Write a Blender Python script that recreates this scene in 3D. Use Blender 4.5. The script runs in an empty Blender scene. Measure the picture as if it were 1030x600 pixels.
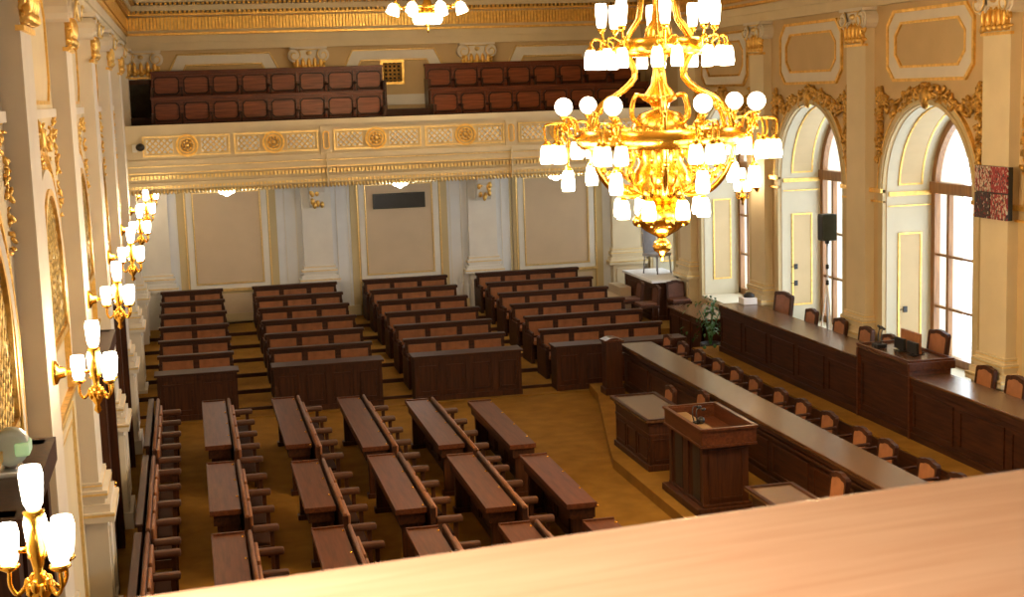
import bpy, bmesh, math, random
from mathutils import Vector, Matrix
PI = math.pi
scene = bpy.context.scene
COL = scene.collection
rng = random.Random(7)

# ------------------------------------------------------------------ materials
def new_mat(name):
    m = bpy.data.materials.new(name); m.use_nodes = True
    nt = m.node_tree; b = nt.nodes['Principled BSDF']
    return m, nt, b

def set_in(b, k, v):
    if k in b.inputs: b.inputs[k].default_value = v

def plain(name, col, rough=.6, metal=0., var=.12, scale=6., bump=0., bscale=60., coat=0., spec=.5):
    m, nt, b = new_mat(name)
    set_in(b, 'Roughness', rough); set_in(b, 'Metallic', metal); set_in(b, 'Coat Weight', coat); set_in(b, 'Specular IOR Level', spec)
    tc = nt.nodes.new('ShaderNodeTexCoord')
    nz = nt.nodes.new('ShaderNodeTexNoise'); nz.inputs['Scale'].default_value = scale; nz.inputs['Detail'].default_value = 5
    nt.links.new(tc.outputs['Object'], nz.inputs['Vector'])
    rp = nt.nodes.new('ShaderNodeValToRGB')
    rp.color_ramp.elements[0].position = .3; rp.color_ramp.elements[1].position = .7
    rp.color_ramp.elements[0].color = (*[c*(1-var) for c in col], 1)
    rp.color_ramp.elements[1].color = (*[min(1, c*(1+var)) for c in col], 1)
    nt.links.new(nz.outputs['Fac'], rp.inputs['Fac']); nt.links.new(rp.outputs['Color'], b.inputs['Base Color'])
    if bump:
        n2 = nt.nodes.new('ShaderNodeTexNoise'); n2.inputs['Scale'].default_value = bscale; n2.inputs['Detail'].default_value = 4
        nt.links.new(tc.outputs['Object'], n2.inputs['Vector'])
        bp = nt.nodes.new('ShaderNodeBump'); bp.inputs['Strength'].default_value = bump; bp.inputs['Distance'].default_value = .02
        nt.links.new(n2.outputs['Fac'], bp.inputs['Height']); nt.links.new(bp.outputs['Normal'], b.inputs['Normal'])
    return m

def wood(name, c1, c2, axis='x', rough=.35, scale=3., coat=.15, spec=.28):
    m, nt, b = new_mat(name); set_in(b, 'Specular IOR Level', spec)
    set_in(b, 'Roughness', rough); set_in(b, 'Coat Weight', coat); set_in(b, 'Coat Roughness', .2)
    tc = nt.nodes.new('ShaderNodeTexCoord'); mp = nt.nodes.new('ShaderNodeMapping')
    s = {'x': (.6, 9, 9), 'y': (9, .6, 9), 'z': (9, 9, .6)}[axis]
    mp.inputs['Scale'].default_value = s
    nz = nt.nodes.new('ShaderNodeTexNoise'); nz.inputs['Scale'].default_value = scale; nz.inputs['Detail'].default_value = 7; nz.inputs['Distortion'].default_value = .6
    nt.links.new(tc.outputs['Object'], mp.inputs['Vector']); nt.links.new(mp.outputs['Vector'], nz.inputs['Vector'])
    rp = nt.nodes.new('ShaderNodeValToRGB')
    rp.color_ramp.elements[0].position = .35; rp.color_ramp.elements[1].position = .68
    rp.color_ramp.elements[0].color = (*c1, 1); rp.color_ramp.elements[1].color = (*c2, 1)
    nt.links.new(nz.outputs['Fac'], rp.inputs['Fac']); nt.links.new(rp.outputs['Color'], b.inputs['Base Color'])
    bp = nt.nodes.new('ShaderNodeBump'); bp.inputs['Strength'].default_value = .06; bp.inputs['Distance'].default_value = .01
    nt.links.new(nz.outputs['Fac'], bp.inputs['Height']); nt.links.new(bp.outputs['Normal'], b.inputs['Normal'])
    return m

def glow(name, col, strength):
    m, nt, b = new_mat(name)
    set_in(b, 'Base Color', (.9, .88, .82, 1)); set_in(b, 'Roughness', .4)
    set_in(b, 'Emission Color', (*col, 1)); set_in(b, 'Emission Strength', strength)
    # frosted glass is a little uneven
    tc = nt.nodes.new('ShaderNodeTexCoord'); nz = nt.nodes.new('ShaderNodeTexNoise'); nz.inputs['Scale'].default_value = 18
    nt.links.new(tc.outputs['Object'], nz.inputs['Vector'])
    mr = nt.nodes.new('ShaderNodeMapRange'); mr.inputs['To Min'].default_value = strength*.85; mr.inputs['To Max'].default_value = strength*1.1
    nt.links.new(nz.outputs['Fac'], mr.inputs['Value']); nt.links.new(mr.outputs['Result'], b.inputs['Emission Strength'])
    return m

def glass_mat():
    m = bpy.data.materials.new('window_glass'); m.use_nodes = True
    nt = m.node_tree; nt.nodes.clear()
    o = nt.nodes.new('ShaderNodeOutputMaterial'); mx = nt.nodes.new('ShaderNodeMixShader')
    t = nt.nodes.new('ShaderNodeBsdfTransparent'); g = nt.nodes.new('ShaderNodeBsdfGlossy'); g.inputs['Roughness'].default_value = .03
    fr = nt.nodes.new('ShaderNodeLayerWeight'); fr.inputs['Blend'].default_value = .12
    mr = nt.nodes.new('ShaderNodeMapRange'); mr.inputs['To Min'].default_value = .03; mr.inputs['To Max'].default_value = .3
    nt.links.new(fr.outputs['Fresnel'], mr.inputs['Value']); mr.inputs['To Max'].default_value = .12
    nt.links.new(mr.outputs['Result'], mx.inputs[0]); nt.links.new(t.outputs[0], mx.inputs[1]); nt.links.new(g.outputs[0], mx.inputs[2])
    nt.links.new(mx.outputs[0], o.inputs['Surface'])
    return m

def collage_mat(name, cols):
    m, nt, b = new_mat(name); set_in(b, 'Roughness', .5)
    tc = nt.nodes.new('ShaderNodeTexCoord'); v = nt.nodes.new('ShaderNodeTexVoronoi'); v.inputs['Scale'].default_value = 30
    mp = nt.nodes.new('ShaderNodeMapping'); mp.inputs['Scale'].default_value = (1, 2.2, 1)
    nt.links.new(tc.outputs['Object'], mp.inputs['Vector'])
    nt.links.new(mp.outputs['Vector'], v.inputs['Vector'])
    rp = nt.nodes.new('ShaderNodeValToRGB'); rp.color_ramp.interpolation = 'CONSTANT'
    e = rp.color_ramp.elements
    e[0].position = 0; e[0].color = (*cols[0][1], 1); e[1].position = .22; e[1].color = (*cols[1][1], 1)
    for p, c in cols[2:]:
        n = e.new(p); n.color = (*c, 1)
    sp = nt.nodes.new('ShaderNodeSeparateColor'); nt.links.new(v.outputs['Color'], sp.inputs[0])
    nt.links.new(sp.outputs[0], rp.inputs['Fac']); nt.links.new(rp.outputs['Color'], b.inputs['Base Color'])
    return m

M = {}
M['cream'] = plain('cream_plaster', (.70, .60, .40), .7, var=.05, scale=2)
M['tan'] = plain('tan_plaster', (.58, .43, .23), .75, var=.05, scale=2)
M['panel'] = plain('beige_panel', (.60, .48, .33), .75, var=.04, scale=2)
M['border'] = plain('ochre_border_plaster', (.56, .46, .26), .75, var=.04, scale=2)
M['white'] = plain('white_stucco', (.74, .72, .66), .65, var=.04, scale=3)
M['lilac'] = plain('pale_stucco', (.72, .67, .58), .65, var=.04, scale=3)
M['gold'] = plain('gilding', (.88, .55, .16), .42, .9, var=.22, scale=14, bump=.25, bscale=45)
M['golddark'] = plain('aged_gilding', (.62, .38, .10), .42, .9, var=.4, scale=18, bump=.5, bscale=50)
M['brass'] = plain('polished_brass', (.95, .54, .085), .22, 1., var=.08, scale=10)
M['dwood_x'] = wood('dark_wood_along_x', (.026, .008, .003), (.066, .020, .006), 'x', .5, coat=0)
M['dwood_y'] = wood('dark_wood_along_y', (.026, .008, .003), (.066, .020, .006), 'y', .5, coat=0)
M['dwood_z'] = wood('dark_wood_upright', (.032, .010, .0035), (.075, .023, .007), 'z', .5, coat=0)
M['top_y'] = wood('desk_top_wood', (.070, .020, .007), (.135, .040, .014), 'y', .45, coat=0)
M['frame_wood'] = wood('window_frame_wood', (.20, .095, .035), (.34, .17, .065), 'z', .4)
M['palegold'] = plain('pale_gilding', (.86, .66, .30), .4, .75, var=.12, scale=20)
M['top_pol'] = wood('polished_table_wood', (.075, .032, .014), (.15, .066, .028), 'y', .26, coat=.15, spec=.5)
M['red_x'] = wood('mahogany_along_x', (.10, .024, .009), (.19, .045, .016), 'x')
M['red_y'] = wood('mahogany_along_y', (.055, .017, .007), (.11, .034, .013), 'y')
M['pewpanel'] = wood('pew_panel_wood', (.17, .044, .015), (.30, .078, .026), 'x')
M['rail'] = wood('varnished_rail_wood', (.60, .32, .18), (.68, .40, .24), 'x', .42, scale=7, coat=.2)
M['leather'] = plain('brown_leather', (.28, .105, .038), .42, var=.2, scale=8, bump=.15, bscale=40)
M['tanleather'] = plain('tan_leather', (.37, .155, .065), .5, var=.15, scale=8, bump=.1, bscale=40)
M['pad'] = plain('arm_pad_leather', (.085, .030, .013), .5, var=.2, scale=9)
M['shadedseat'] = plain('shaded_seat_leather', (.035, .013, .007), .7, var=.2, spec=.12)  # darkened colour carries the shade in the gaps between armrests
M['darkleather'] = plain('dark_red_leather', (.12, .042, .02), .5, var=.2)
M['railpad'] = plain('back_rail_leather', (.21, .08, .033), .45, var=.25, scale=9)
M['carpet'] = plain('gold_brown_carpet', (.27, .138, .024), .95, var=.16, scale=3, bump=.4, bscale=220, spec=.1)
M['black'] = plain('black_plastic', (.012, .012, .013), .4, var=.2)
M['darkgreen'] = plain('dark_board', (.022, .025, .02), .35, var=.2)
M['speaker'] = plain('speaker_case', (.05, .065, .06), .5, var=.2)
M['metal'] = plain('grey_metal', (.55, .55, .56), .35, 1., var=.1)
M['paper'] = plain('white_paper', (.85, .85, .84), .8, var=.03)
M['green'] = plain('leaf_green', (.04, .13, .03), .5, var=.4, scale=12)
M['grille'] = plain('bronze_grille', (.16, .11, .035), .45, .7, var=.5, scale=30)
M['recess'] = plain('dark_recess', (.035, .028, .018), .8, var=.3)
M['greytex'] = plain('grey_cloth', (.33, .34, .38), .8, var=.1)
M['shade'] = glow('lit_frosted_glass', (1, .86, .62), 9)
M['sconceshade'] = glow('lit_sconce_glass', (1, .88, .68), 9)
M['spot'] = glow('lit_spot_lamp', (1, .9, .75), 9)
M['exit'] = glow('lit_exit_green', (.05, .6, .2), .35)
M['lens'] = plain('pale_plastic_lens', (.6, .7, .68), .3, var=.1)
M['bronze'] = plain('gilded_bronze', (.50, .34, .10), .45, .8, var=.5, scale=16, bump=.4, bscale=40)
M['reveal'] = plain('reveal_plaster', (.58, .545, .41), .75, var=.04, scale=3)
M['revealfield'] = plain('reveal_field_plaster', (.56, .44, .25), .75, var=.04, scale=3)
M['daywhite'] = plain('daylit_white_plaster', (.72, .74, .76), .7, var=.03, scale=3)  # blue of the daylight under the gallery is put into this colour
M['beige'] = plain('beige_leather', (.27, .17, .075), .5, var=.15)
M['glass'] = glass_mat()
RED, DRK, WHT, PNK, GRN = (.28, .018, .022), (.03, .01, .015), (.55, .50, .40), (.40, .12, .10), (.04, .05, .03)
M['collage_1'] = collage_mat('collage_pale', [(0, WHT), (.22, RED), (.42, DRK), (.55, PNK), (.75, WHT), (.88, GRN)])
M['collage_2'] = collage_mat('collage_red', [(0, RED), (.22, DRK), (.35, PNK), (.5, RED), (.78, WHT), (.86, RED)])
M['collage_3'] = collage_mat('collage_dark', [(0, DRK), (.22, GRN), (.45, DRK), (.7, RED), (.82, DRK), (.94, WHT)])
M['collage_4'] = collage_mat('collage_mixed', [(0, RED), (.22, WHT), (.42, DRK), (.55, RED), (.75, PNK), (.88, GRN)])

# ------------------------------------------------------------------ mesh builder
class MB:
    def __init__(s): s.bm = bmesh.new()
    def box(s, x0, x1, y0, y1, z0, z1, bev=0, rot=None):
        if bev: vs = bmesh.ops.create_cube(s.bm, size=1)['verts']
        else:
            vs = [s.bm.verts.new((x, y, z)) for x in (-.5, .5) for y in (-.5, .5) for z in (-.5, .5)]
            for q in ((0, 1, 3, 2), (4, 6, 7, 5), (0, 4, 5, 1), (2, 3, 7, 6), (0, 2, 6, 4), (1, 5, 7, 3)): s.bm.faces.new([vs[k] for k in q])
        c = Vector(((x0+x1)/2, (y0+y1)/2, (z0+z1)/2)); d = (abs(x1-x0), abs(y1-y0), abs(z1-z0))
        for v in vs:
            p = Vector((v.co.x*d[0], v.co.y*d[1], v.co.z*d[2]))
            if rot is not None: p = rot @ p
            v.co = c + p
        if bev:
            es = list({e for v in vs for e in v.link_edges})
            bmesh.ops.bevel(s.bm, geom=es, offset=bev, segments=2, affect='EDGES', profile=.6)
        return s
    def lathe(s, prof, c=(0, 0, 0), n=16, rot=None, caps=True):
        rings = []
        for r, z in prof:
            ring = []
            for k in range(n):
                a = 2*PI*k/n; p = Vector((r*math.cos(a), r*math.sin(a), z))
                if rot is not None: p = rot @ p
                ring.append(s.bm.verts.new(p+Vector(c)))
            rings.append(ring)
        for i in range(len(rings)-1):
            for k in range(n):
                f = s.bm.faces.new((rings[i][k], rings[i][(k+1) % n], rings[i+1][(k+1) % n], rings[i+1][k])); f.smooth = True
        if caps:
            s.bm.faces.new(rings[0][::-1]); s.bm.faces.new(rings[-1])
        return s
    def cyl(s, p0, p1, r0, r1=None, n=10):
        p0 = Vector(p0); p1 = Vector(p1); d = p1-p0; r1 = r0 if r1 is None else r1
        q = Vector((0, 0, 1)).rotation_difference(d.normalized()).to_matrix()
        return s.lathe([(r0, 0), (r1, d.length)], p0, n, q)
    def tube(s, pts, r, n=6, closed=False):
        pts = [Vector(p) for p in pts]; rings = []; up = None; N = len(pts)
        for i, p in enumerate(pts):
            a = pts[(i-1) % N] if (closed or i) else p
            b = pts[(i+1) % N] if (closed or i < N-1) else p
            t = (b-a).normalized()
            if up is None or abs(up.dot(t)) > .98: up = Vector((0, 0, 1)) if abs(t.z) < .9 else Vector((1, 0, 0))
            u = (up-t*up.dot(t)).normalized(); w = t.cross(u); up = u
            rr = r[i] if isinstance(r, (list, tuple)) else r
            rings.append([s.bm.verts.new(p+(u*math.cos(2*PI*k/n)+w*math.sin(2*PI*k/n))*rr) for k in range(n)])
        for i in range(N if closed else N-1):
            A, B = rings[i], rings[(i+1) % N]
            for k in range(n):
                f = s.bm.faces.new((A[k], A[(k+1) % n], B[(k+1) % n], B[k])); f.smooth = True
        if not closed:
            s.bm.faces.new(rings[0][::-1]); s.bm.faces.new(rings[-1])
        return s
    def prism(s, poly, d0, d1, f):
        """poly of (u,v); f(u,v,d) -> xyz"""
        A = [s.bm.verts.new(f(u, v, d0)) for u, v in poly]; B = [s.bm.verts.new(f(u, v, d1)) for u, v in poly]
        s.bm.faces.new(A); s.bm.faces.new(B[::-1]); n = len(poly)
        for i in range(n):
            s.bm.faces.new((A[i], B[i], B[(i+1) % n], A[(i+1) % n]))
        return s
    def ring(s, outer, inner, d0, d1, f):
        n = len(outer)
        Q = [[s.bm.verts.new(f(u, v, d)) for u, v in P] for P in (outer, inner) for d in (d0, d1)]
        oa, ob, ia, ib = Q
        for i in range(n):
            j = (i+1) % n
            s.bm.faces.new((ob[i], ob[j], ib[j], ib[i])); s.bm.faces.new((oa[i], ia[i], ia[j], oa[j]))
            s.bm.faces.new((oa[i], oa[j], ob[j], ob[i])); s.bm.faces.new((ia[i], ib[i], ib[j], ia[j]))
        return s
    def strip(s, outer, inner, d0, d1, f):
        """an open band between two polylines"""
        n = len(outer)
        oa, ob, ia, ib = [[s.bm.verts.new(f(u, v, d)) for u, v in P] for P in (outer, inner) for d in (d0, d1)]
        for i in range(n-1):
            j = i+1
            s.bm.faces.new((ob[i], ob[j], ib[j], ib[i])); s.bm.faces.new((oa[i], ia[i], ia[j], oa[j]))
            s.bm.faces.new((oa[i], oa[j], ob[j], ob[i])); s.bm.faces.new((ia[i], ib[i], ib[j], ia[j]))
        s.bm.faces.new((oa[0], ob[0], ib[0], ia[0])); s.bm.faces.new((oa[-1], ia[-1], ib[-1], ob[-1]))
        return s
    def blob(s, c, r, rot=None, u=7, v=5):
        c = Vector(c); rings = []
        def P(x, y, z):
            p = Vector((x*r[0], y*r[1], z*r[2]))
            return s.bm.verts.new(c+(rot @ p if rot is not None else p))
        a = P(0, 0, -1); b = P(0, 0, 1)
        for i in range(1, v):
            t = PI*i/v; rings.append([P(math.sin(t)*math.cos(2*PI*k/u), math.sin(t)*math.sin(2*PI*k/u), -math.cos(t)) for k in range(u)])
        fs = []
        for k in range(u):
            m = (k+1) % u
            fs.append(s.bm.faces.new((a, rings[0][m], rings[0][k]))); fs.append(s.bm.faces.new((b, rings[-1][k], rings[-1][m])))
            for i in range(v-2): fs.append(s.bm.faces.new((rings[i][k], rings[i][m], rings[i+1][m], rings[i+1][k])))
        for f in fs: f.smooth = True
        return s
    def build(s, name, mat, parent=None, loc=None):
        bmesh.ops.recalc_face_normals(s.bm, faces=s.bm.faces)
        me = bpy.data.meshes.new(name); s.bm.to_mesh(me); s.bm.free()
        me.materials.append(M[mat] if isinstance(mat, str) else mat)
        o = bpy.data.objects.new(name, me); COL.objects.link(o)
        if parent is not None: o.parent = parent
        if loc is not None: o.location = loc
        return o

def tag(o, label=None, cat=None, group=None, kind=None):
    if label: o['label'] = label
    if cat: o['category'] = cat
    if group: o['group'] = group
    if kind: o['kind'] = kind
    return o
def thing(name, label, cat, loc=(0, 0, 0), rz=0, group=None, kind=None):
    o = bpy.data.objects.new(name, None); COL.objects.link(o); o.location = loc; o.rotation_euler = (0, 0, rz)
    o.empty_display_size = .2
    return tag(o, label, cat, group, kind)
def struct(o, label, cat): return tag(o, label, cat, None, 'structure')
def dup(root, loc=None, rz=None, label=None, group=None, name=None):
    r = root.copy(); COL.objects.link(r)
    if name: r.name = name
    if loc is not None: r.location = loc
    if rz is not None: r.rotation_euler = (0, 0, rz)
    if label: r['label'] = label
    if group: r['group'] = group
    for ch in list(root.children):
        c = ch.copy(); COL.objects.link(c); c.parent = r
        for g in list(ch.children):
            d = g.copy(); COL.objects.link(d); d.parent = c
    return r
def light(name, kind, loc, power, col, rad=.05, parent=None):
    l = bpy.data.lights.new(name, kind); l.energy = power; l.color = col
    if kind == 'POINT': l.shadow_soft_size = rad
    o = bpy.data.objects.new(name, l); COL.objects.link(o); o.location = loc
    if parent is not None: o.parent = parent
    return o
ORD = ['first', 'second', 'third', 'fourth', 'fifth', 'sixth', 'seventh', 'eighth', 'ninth', 'tenth', 'eleventh', 'twelfth', 'thirteenth', 'fourteenth']

def smooth_path(pts, n=24):
    """Catmull-Rom through pts"""
    P = [Vector(p) for p in pts]; P = [P[0]*2-P[1]]+P+[P[-1]*2-P[-2]]; out = []
    segs = len(P)-3; k = max(2, n//segs)
    for i in range(segs):
        a, b, c, d = P[i:i+4]
        for j in range(k):
            t = j/k
            out.append(.5*((2*b)+(c-a)*t+(2*a-5*b+4*c-d)*t*t+(3*b-a-3*c+d)*t**3))
    out.append(P[-2]); return out

def rrect(u0, u1, v0, v1, cut=0., notch=0):
    """rectangle with cut corners (notch=1: small squared step)"""
    if cut <= 0: return [(u0, v0), (u1, v0), (u1, v1), (u0, v1)]
    return [(u0+cut, v0), (u1-cut, v0), (u1, v0+cut), (u1, v1-cut), (u1-cut, v1), (u0+cut, v1), (u0, v1-cut), (u0, v0+cut)]
def frame(mb, u0, u1, v0, v1, w, d0, d1, f, cut=0.):
    k = w*.586 if cut > 0 else 0
    mb.ring(rrect(u0, u1, v0, v1, cut), rrect(u0+w, u1-w, v0+w, v1-w, max(cut-w+k, .001) if cut > 0 else 0), d0, d1, f)

# ------------------------------------------------------------------ room shell
XL, XR, YB = -1.25, 11.0, 33.5
YN = -3.0
ZC = 9.0
def fL(u, v, d): return Vector((XL+d, u, v))
def fR(u, v, d): return Vector((XR-d, u, v))
def fB(u, v, d): return Vector((u, YB-d, v))
def fbox(mb, f, u0, u1, v0, v1, d0, d1): mb.prism([(u0, v0), (u1, v0), (u1, v1), (u0, v1)], d0, d1, f)

def leafy(mb, pts, size, f, n, spread=.06, d=.03):
    """carved gilded foliage along a path of (u,v)"""
    for k in range(n):
        t = rng.random()*(len(pts)-1); i = min(int(t), len(pts)-2); t -= i
        u = pts[i][0]*(1-t)+pts[i+1][0]*t+rng.uniform(-spread, spread); v = pts[i][1]*(1-t)+pts[i+1][1]*t+rng.uniform(-spread, spread)
        p = f(u, v, d+rng.uniform(0, .03)); s = size*rng.uniform(.6, 1.25)
        R = Matrix.Rotation(rng.uniform(0, PI), 3, 'X') @ Matrix.Rotation(rng.uniform(-.6, .6), 3, 'Z') @ Matrix.Rotation(rng.uniform(-.6, .6), 3, 'Y')
        if f is fB: R = Matrix.Rotation(PI/2, 3, 'Z') @ R
        mb.blob(p, (s*.5, s*.45, s), R, 6, 4)

mb = MB(); mb.box(XL-.2, XR+1.6, YN-.2, YB+.2, -.2, 0)
struct(mb.build('floor', 'carpet'), 'gold-brown carpeted floor of the chamber', 'floor')
mb = MB(); mb.box(XL-.2, XR+1.6, YN-.2, YB+.2, ZC, ZC+.2)
for k in range(5): mb.box(XL, XR, YN+6.9*k+.6, YN+6.9*k+1.1, ZC-.18, ZC)
ceil = struct(mb.build('ceiling', 'tan'), 'pale ceiling above the chamber', 'ceiling')

# back wall
mb = MB(); mb.box(XL-.2, XR+1.6, YB, YB+.3, 0, ZC)
wb = struct(mb.build('wall_back', 'daywhite'), 'far wall below and above the gallery', 'wall')
# tan face on the upper back wall, without the daylight tint
mb = MB(); fbox(mb, fB, XL, XR, 4.35, 6.9, 0, .012); mb.build('upper_wall_face', 'tan', wb)
# near wall behind the camera
mb = MB(); mb.box(XL-.2, XR+1.2, YN-.3, YN, 0, ZC)
struct(mb.build('wall_near', 'tan'), 'plain wall behind the near gallery', 'wall')
# left wall
mb = MB(); mb.box(XL-.3, XL, YN, YB, 0, ZC)
wl = struct(mb.build('wall_left', 'cream'), 'cream wall with gilded arches on the left', 'wall')

# right wall with arched window openings; solid 1 m thick
WR, SPR = 1.37, 3.83                 # opening half width, spring height
CW = [7.25, 11.45, 15.65, 19.85, 24.05, 28.25, 32.35]
HW = [WR]*6+[.85]
SILL = 1.0
mb = MB(); prev = YN
for c, h in zip(CW, HW):
    fbox(mb, fR, prev, c-h, 0, ZC, 0, -1.4)
    fbox(mb, fR, c-h, c+h, 0, SILL, 0, -1.4)
    arc = [(c+h*math.cos(PI*k/28), SPR+h*math.sin(PI*k/28)) for k in range(29)]
    for k in range(28):
        (ua, va), (ub, vb) = arc[k], arc[k+1]
        mb.prism([(ua, va), (ua, ZC), (ub, ZC), (ub, vb)], 0, -1.4, fR)
    prev = c+h
fbox(mb, fR, prev, YB+.2, 0, ZC, 0, -1.4)
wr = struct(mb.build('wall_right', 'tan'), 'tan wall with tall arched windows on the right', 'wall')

def arc_pts(c, r, z, n=28, a0=0., a1=PI): return [(c+r*math.cos(a0+(a1-a0)*k/n), z+r*math.sin(a0+(a1-a0)*k/n)) for k in range(n+1)]

# window reveals, trims and windows
for i, (c, h) in enumerate(zip(CW, HW)):
    # lining of the reveal (pale stucco)
    mb = MB()
    fbox(mb, fR, c-h-.001, c-h+.012, SILL, SPR, -.02, -1.38); fbox(mb, fR, c+h-.012, c+h+.001, SILL, SPR, -.02, -1.38)
    o_, i_ = arc_pts(c, h+.001, SPR), arc_pts(c, h-.012, SPR)
    mb.strip(o_, i_, -.02, -1.38, fR)
    mb.box(XR-.06, XR+1.38, c-h, c+h, SILL-.06, SILL+.012)
    mb.build('window_reveal', 'reveal', wr)
    # gilded frames and beige fields on the jamb and soffit
    fj = lambda u, v, d, c=c, h=h: Vector((XR+.42+u, c+h-.012-d, v))
    mb = MB(); frame(mb, -.20, .22, SILL+.35, 3.12, .03, 0, .02, fj)
    fj2 = lambda u, v, d, c=c, h=h: Vector((XR+.42+u, c-h+.012+d, v))
    frame(mb, -.20, .22, SILL+.35, 3.12, .03, 0, .02, fj2)
    r1, r2 = h-.012, h-.03
    for x in (XR+.22, XR+.62):
        mb.strip(arc_pts(c, r1, SPR+.0, 24, .05, PI-.05), arc_pts(c, r2, SPR+.0, 24, .05, PI-.05), -(x-XR), -(x-XR)-.03, fR)
    for sg in (-1, 1):
        y = c+sg*(h-.02)
        mb.box(XR+.05, XR+.80, y-.018, y+.018, 3.72, 3.79); mb.box(XR+.05, XR+.80, y-.012, y+.012, 3.55, 3.57)
        mb.box(XR+.22, XR+.65, y-.012, y+.012, SPR+.06, SPR+.09)
    mb.build('gilded_moulding', 'gold', wr)
    mb = MB(); fbox(mb, fj, -.17, .19, SILL+.38, 3.09, 0, .008); fbox(mb, fj2, -.17, .19, SILL+.38, 3.09, 0, .008)
    mb.strip(arc_pts(c, r1, SPR, 24, .05, PI-.05), arc_pts(c, h-.022, SPR, 24, .05, PI-.05), -.25, -.62, fR)
    mb.build('reveal_field', 'revealfield', wr)
    # archivolt on the wall face
    mb = MB()
    mb.strip(arc_pts(c, h+.16, SPR), arc_pts(c, h+.0, SPR), 0, .05, fR)
    mb.strip(arc_pts(c, h+.08, SPR), arc_pts(c, h+.02, SPR), .05, .08, fR)
    for sg in (-1, 1):
        a, b = sorted((c+sg*h, c+sg*(h+.16)))
        fbox(mb, fR, a, b, SILL, SPR, 0, .05)
    mb.build('arch_surround', 'border', wr)
    mb = MB()
    mb.strip(arc_pts(c, h+.19, SPR), arc_pts(c, h+.16, SPR), 0, .06, fR)
    lo, hi = c-h-.24, c-h
    for a, b in ((c-h-.55, c-h), (c+h, c+h+.55)):
        if i == 6: a, b = max(a, c-h-.3), min(b, c+h+.25)
        fbox(mb, fR, a, b, 3.78, 3.85, 0, .09); fbox(mb, fR, a, b, 3.62, 3.65, 0, .06)
    mb.build('impost_moulding', 'gold', wr)
    # window itself
    fw = lambda u, v, d: Vector((XR+.86-d, u, v))
    mb = MB()
    mb.strip(arc_pts(c, h-.012, SPR), arc_pts(c, h-.13, SPR), -.05, .05, fw)
    for a, b in ((c-h+.012, c-h+.13), (c+h-.13, c+h-.012)): fbox(mb, fw, a, b, SILL+.012, SPR, -.05, .05)
    fbox(mb, fw, c-h, c+h, SILL+.012, SILL+.14, -.05, .05)
    fbox(mb, fw, c-h, c+h, SPR-.08, SPR+.10, -.07, .09)
    for a in (-h*.62, h*.62): fbox(mb, fw, c+a-.04, c+a+.04, SILL+.1, SPR, -.04, .04)
    for z in (1.9, 2.75): fbox(mb, fw, c-h, c+h, z-.02, z+.02, -.03, .03)
    fbox(mb, fw, c-.035, c+.035, SPR, SPR+h-.05, -.04, .04)
    wn = tag(mb.build('window_%d' % (i+1), 'frame_wood'), 'tall arched wood-framed window, %s from the far corner' % ORD[6-i], 'window', None, 'structure')
    mb = MB()
    poly = [(c-h+.1, SILL+.1), (c+h-.1, SILL+.1)]+arc_pts(c, h-.1, SPR)
    mb.prism(poly, -.008, .008, fw)
    mb.build('pane', 'glass', wn)

# pilasters ----------------------------------------------------------------
def pilaster(f, u, parent, d=.16, w=.36, face='cream', corbel=False, low=False):
    """shaft, moulded base and pedestal, gilded capital"""
    mb = MB()
    fbox(mb, f, u-w, u+w, 1.70, 6.55, 0, d)
    p = mb.build('pilaster', face, parent)
    mb = MB()
    fbox(mb, f, u-w-.02, u+w+.02, 0, 1.38, 0, d+.06); fbox(mb, f, u-w-.07, u+w+.07, 0, .22, 0, d+.11)
    fbox(mb, f, u-w-.13, u+w+.13, 1.34, 1.44, 0, d+.14); fbox(mb, f, u-w-.09, u+w+.09, 1.44, 1.52, 0, d+.10)
    fbox(mb, f, u-w-.04, u+w+.04, 1.52, 1.58, 0, d+.05); fbox(mb, f, u-w-.07, u+w+.07, 1.58, 1.66, 0, d+.08); fbox(mb, f, u-w-.03, u+w+.03, 1.66, 1.74, 0, d+.03)
    frame(mb, u-w+.06, u+w-.06, .35, 1.25, .04, d+.06, d+.08, f)
    mb.build('pedestal', face, p)
    mb = MB()
    fbox(mb, f, u-w-.135, u+w+.135, 1.40, 1.425, 0, d+.145); fbox(mb, f, u-w-.075, u+w+.075, 1.61, 1.632, 0, d+.085); fbox(mb, f, u-w-.035, u+w+.035, 1.70, 1.715, 0, d+.035)
    mb.build('gilded_line', 'palegold', p)
    capital(f, u, p, d, w)
    return p
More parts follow.
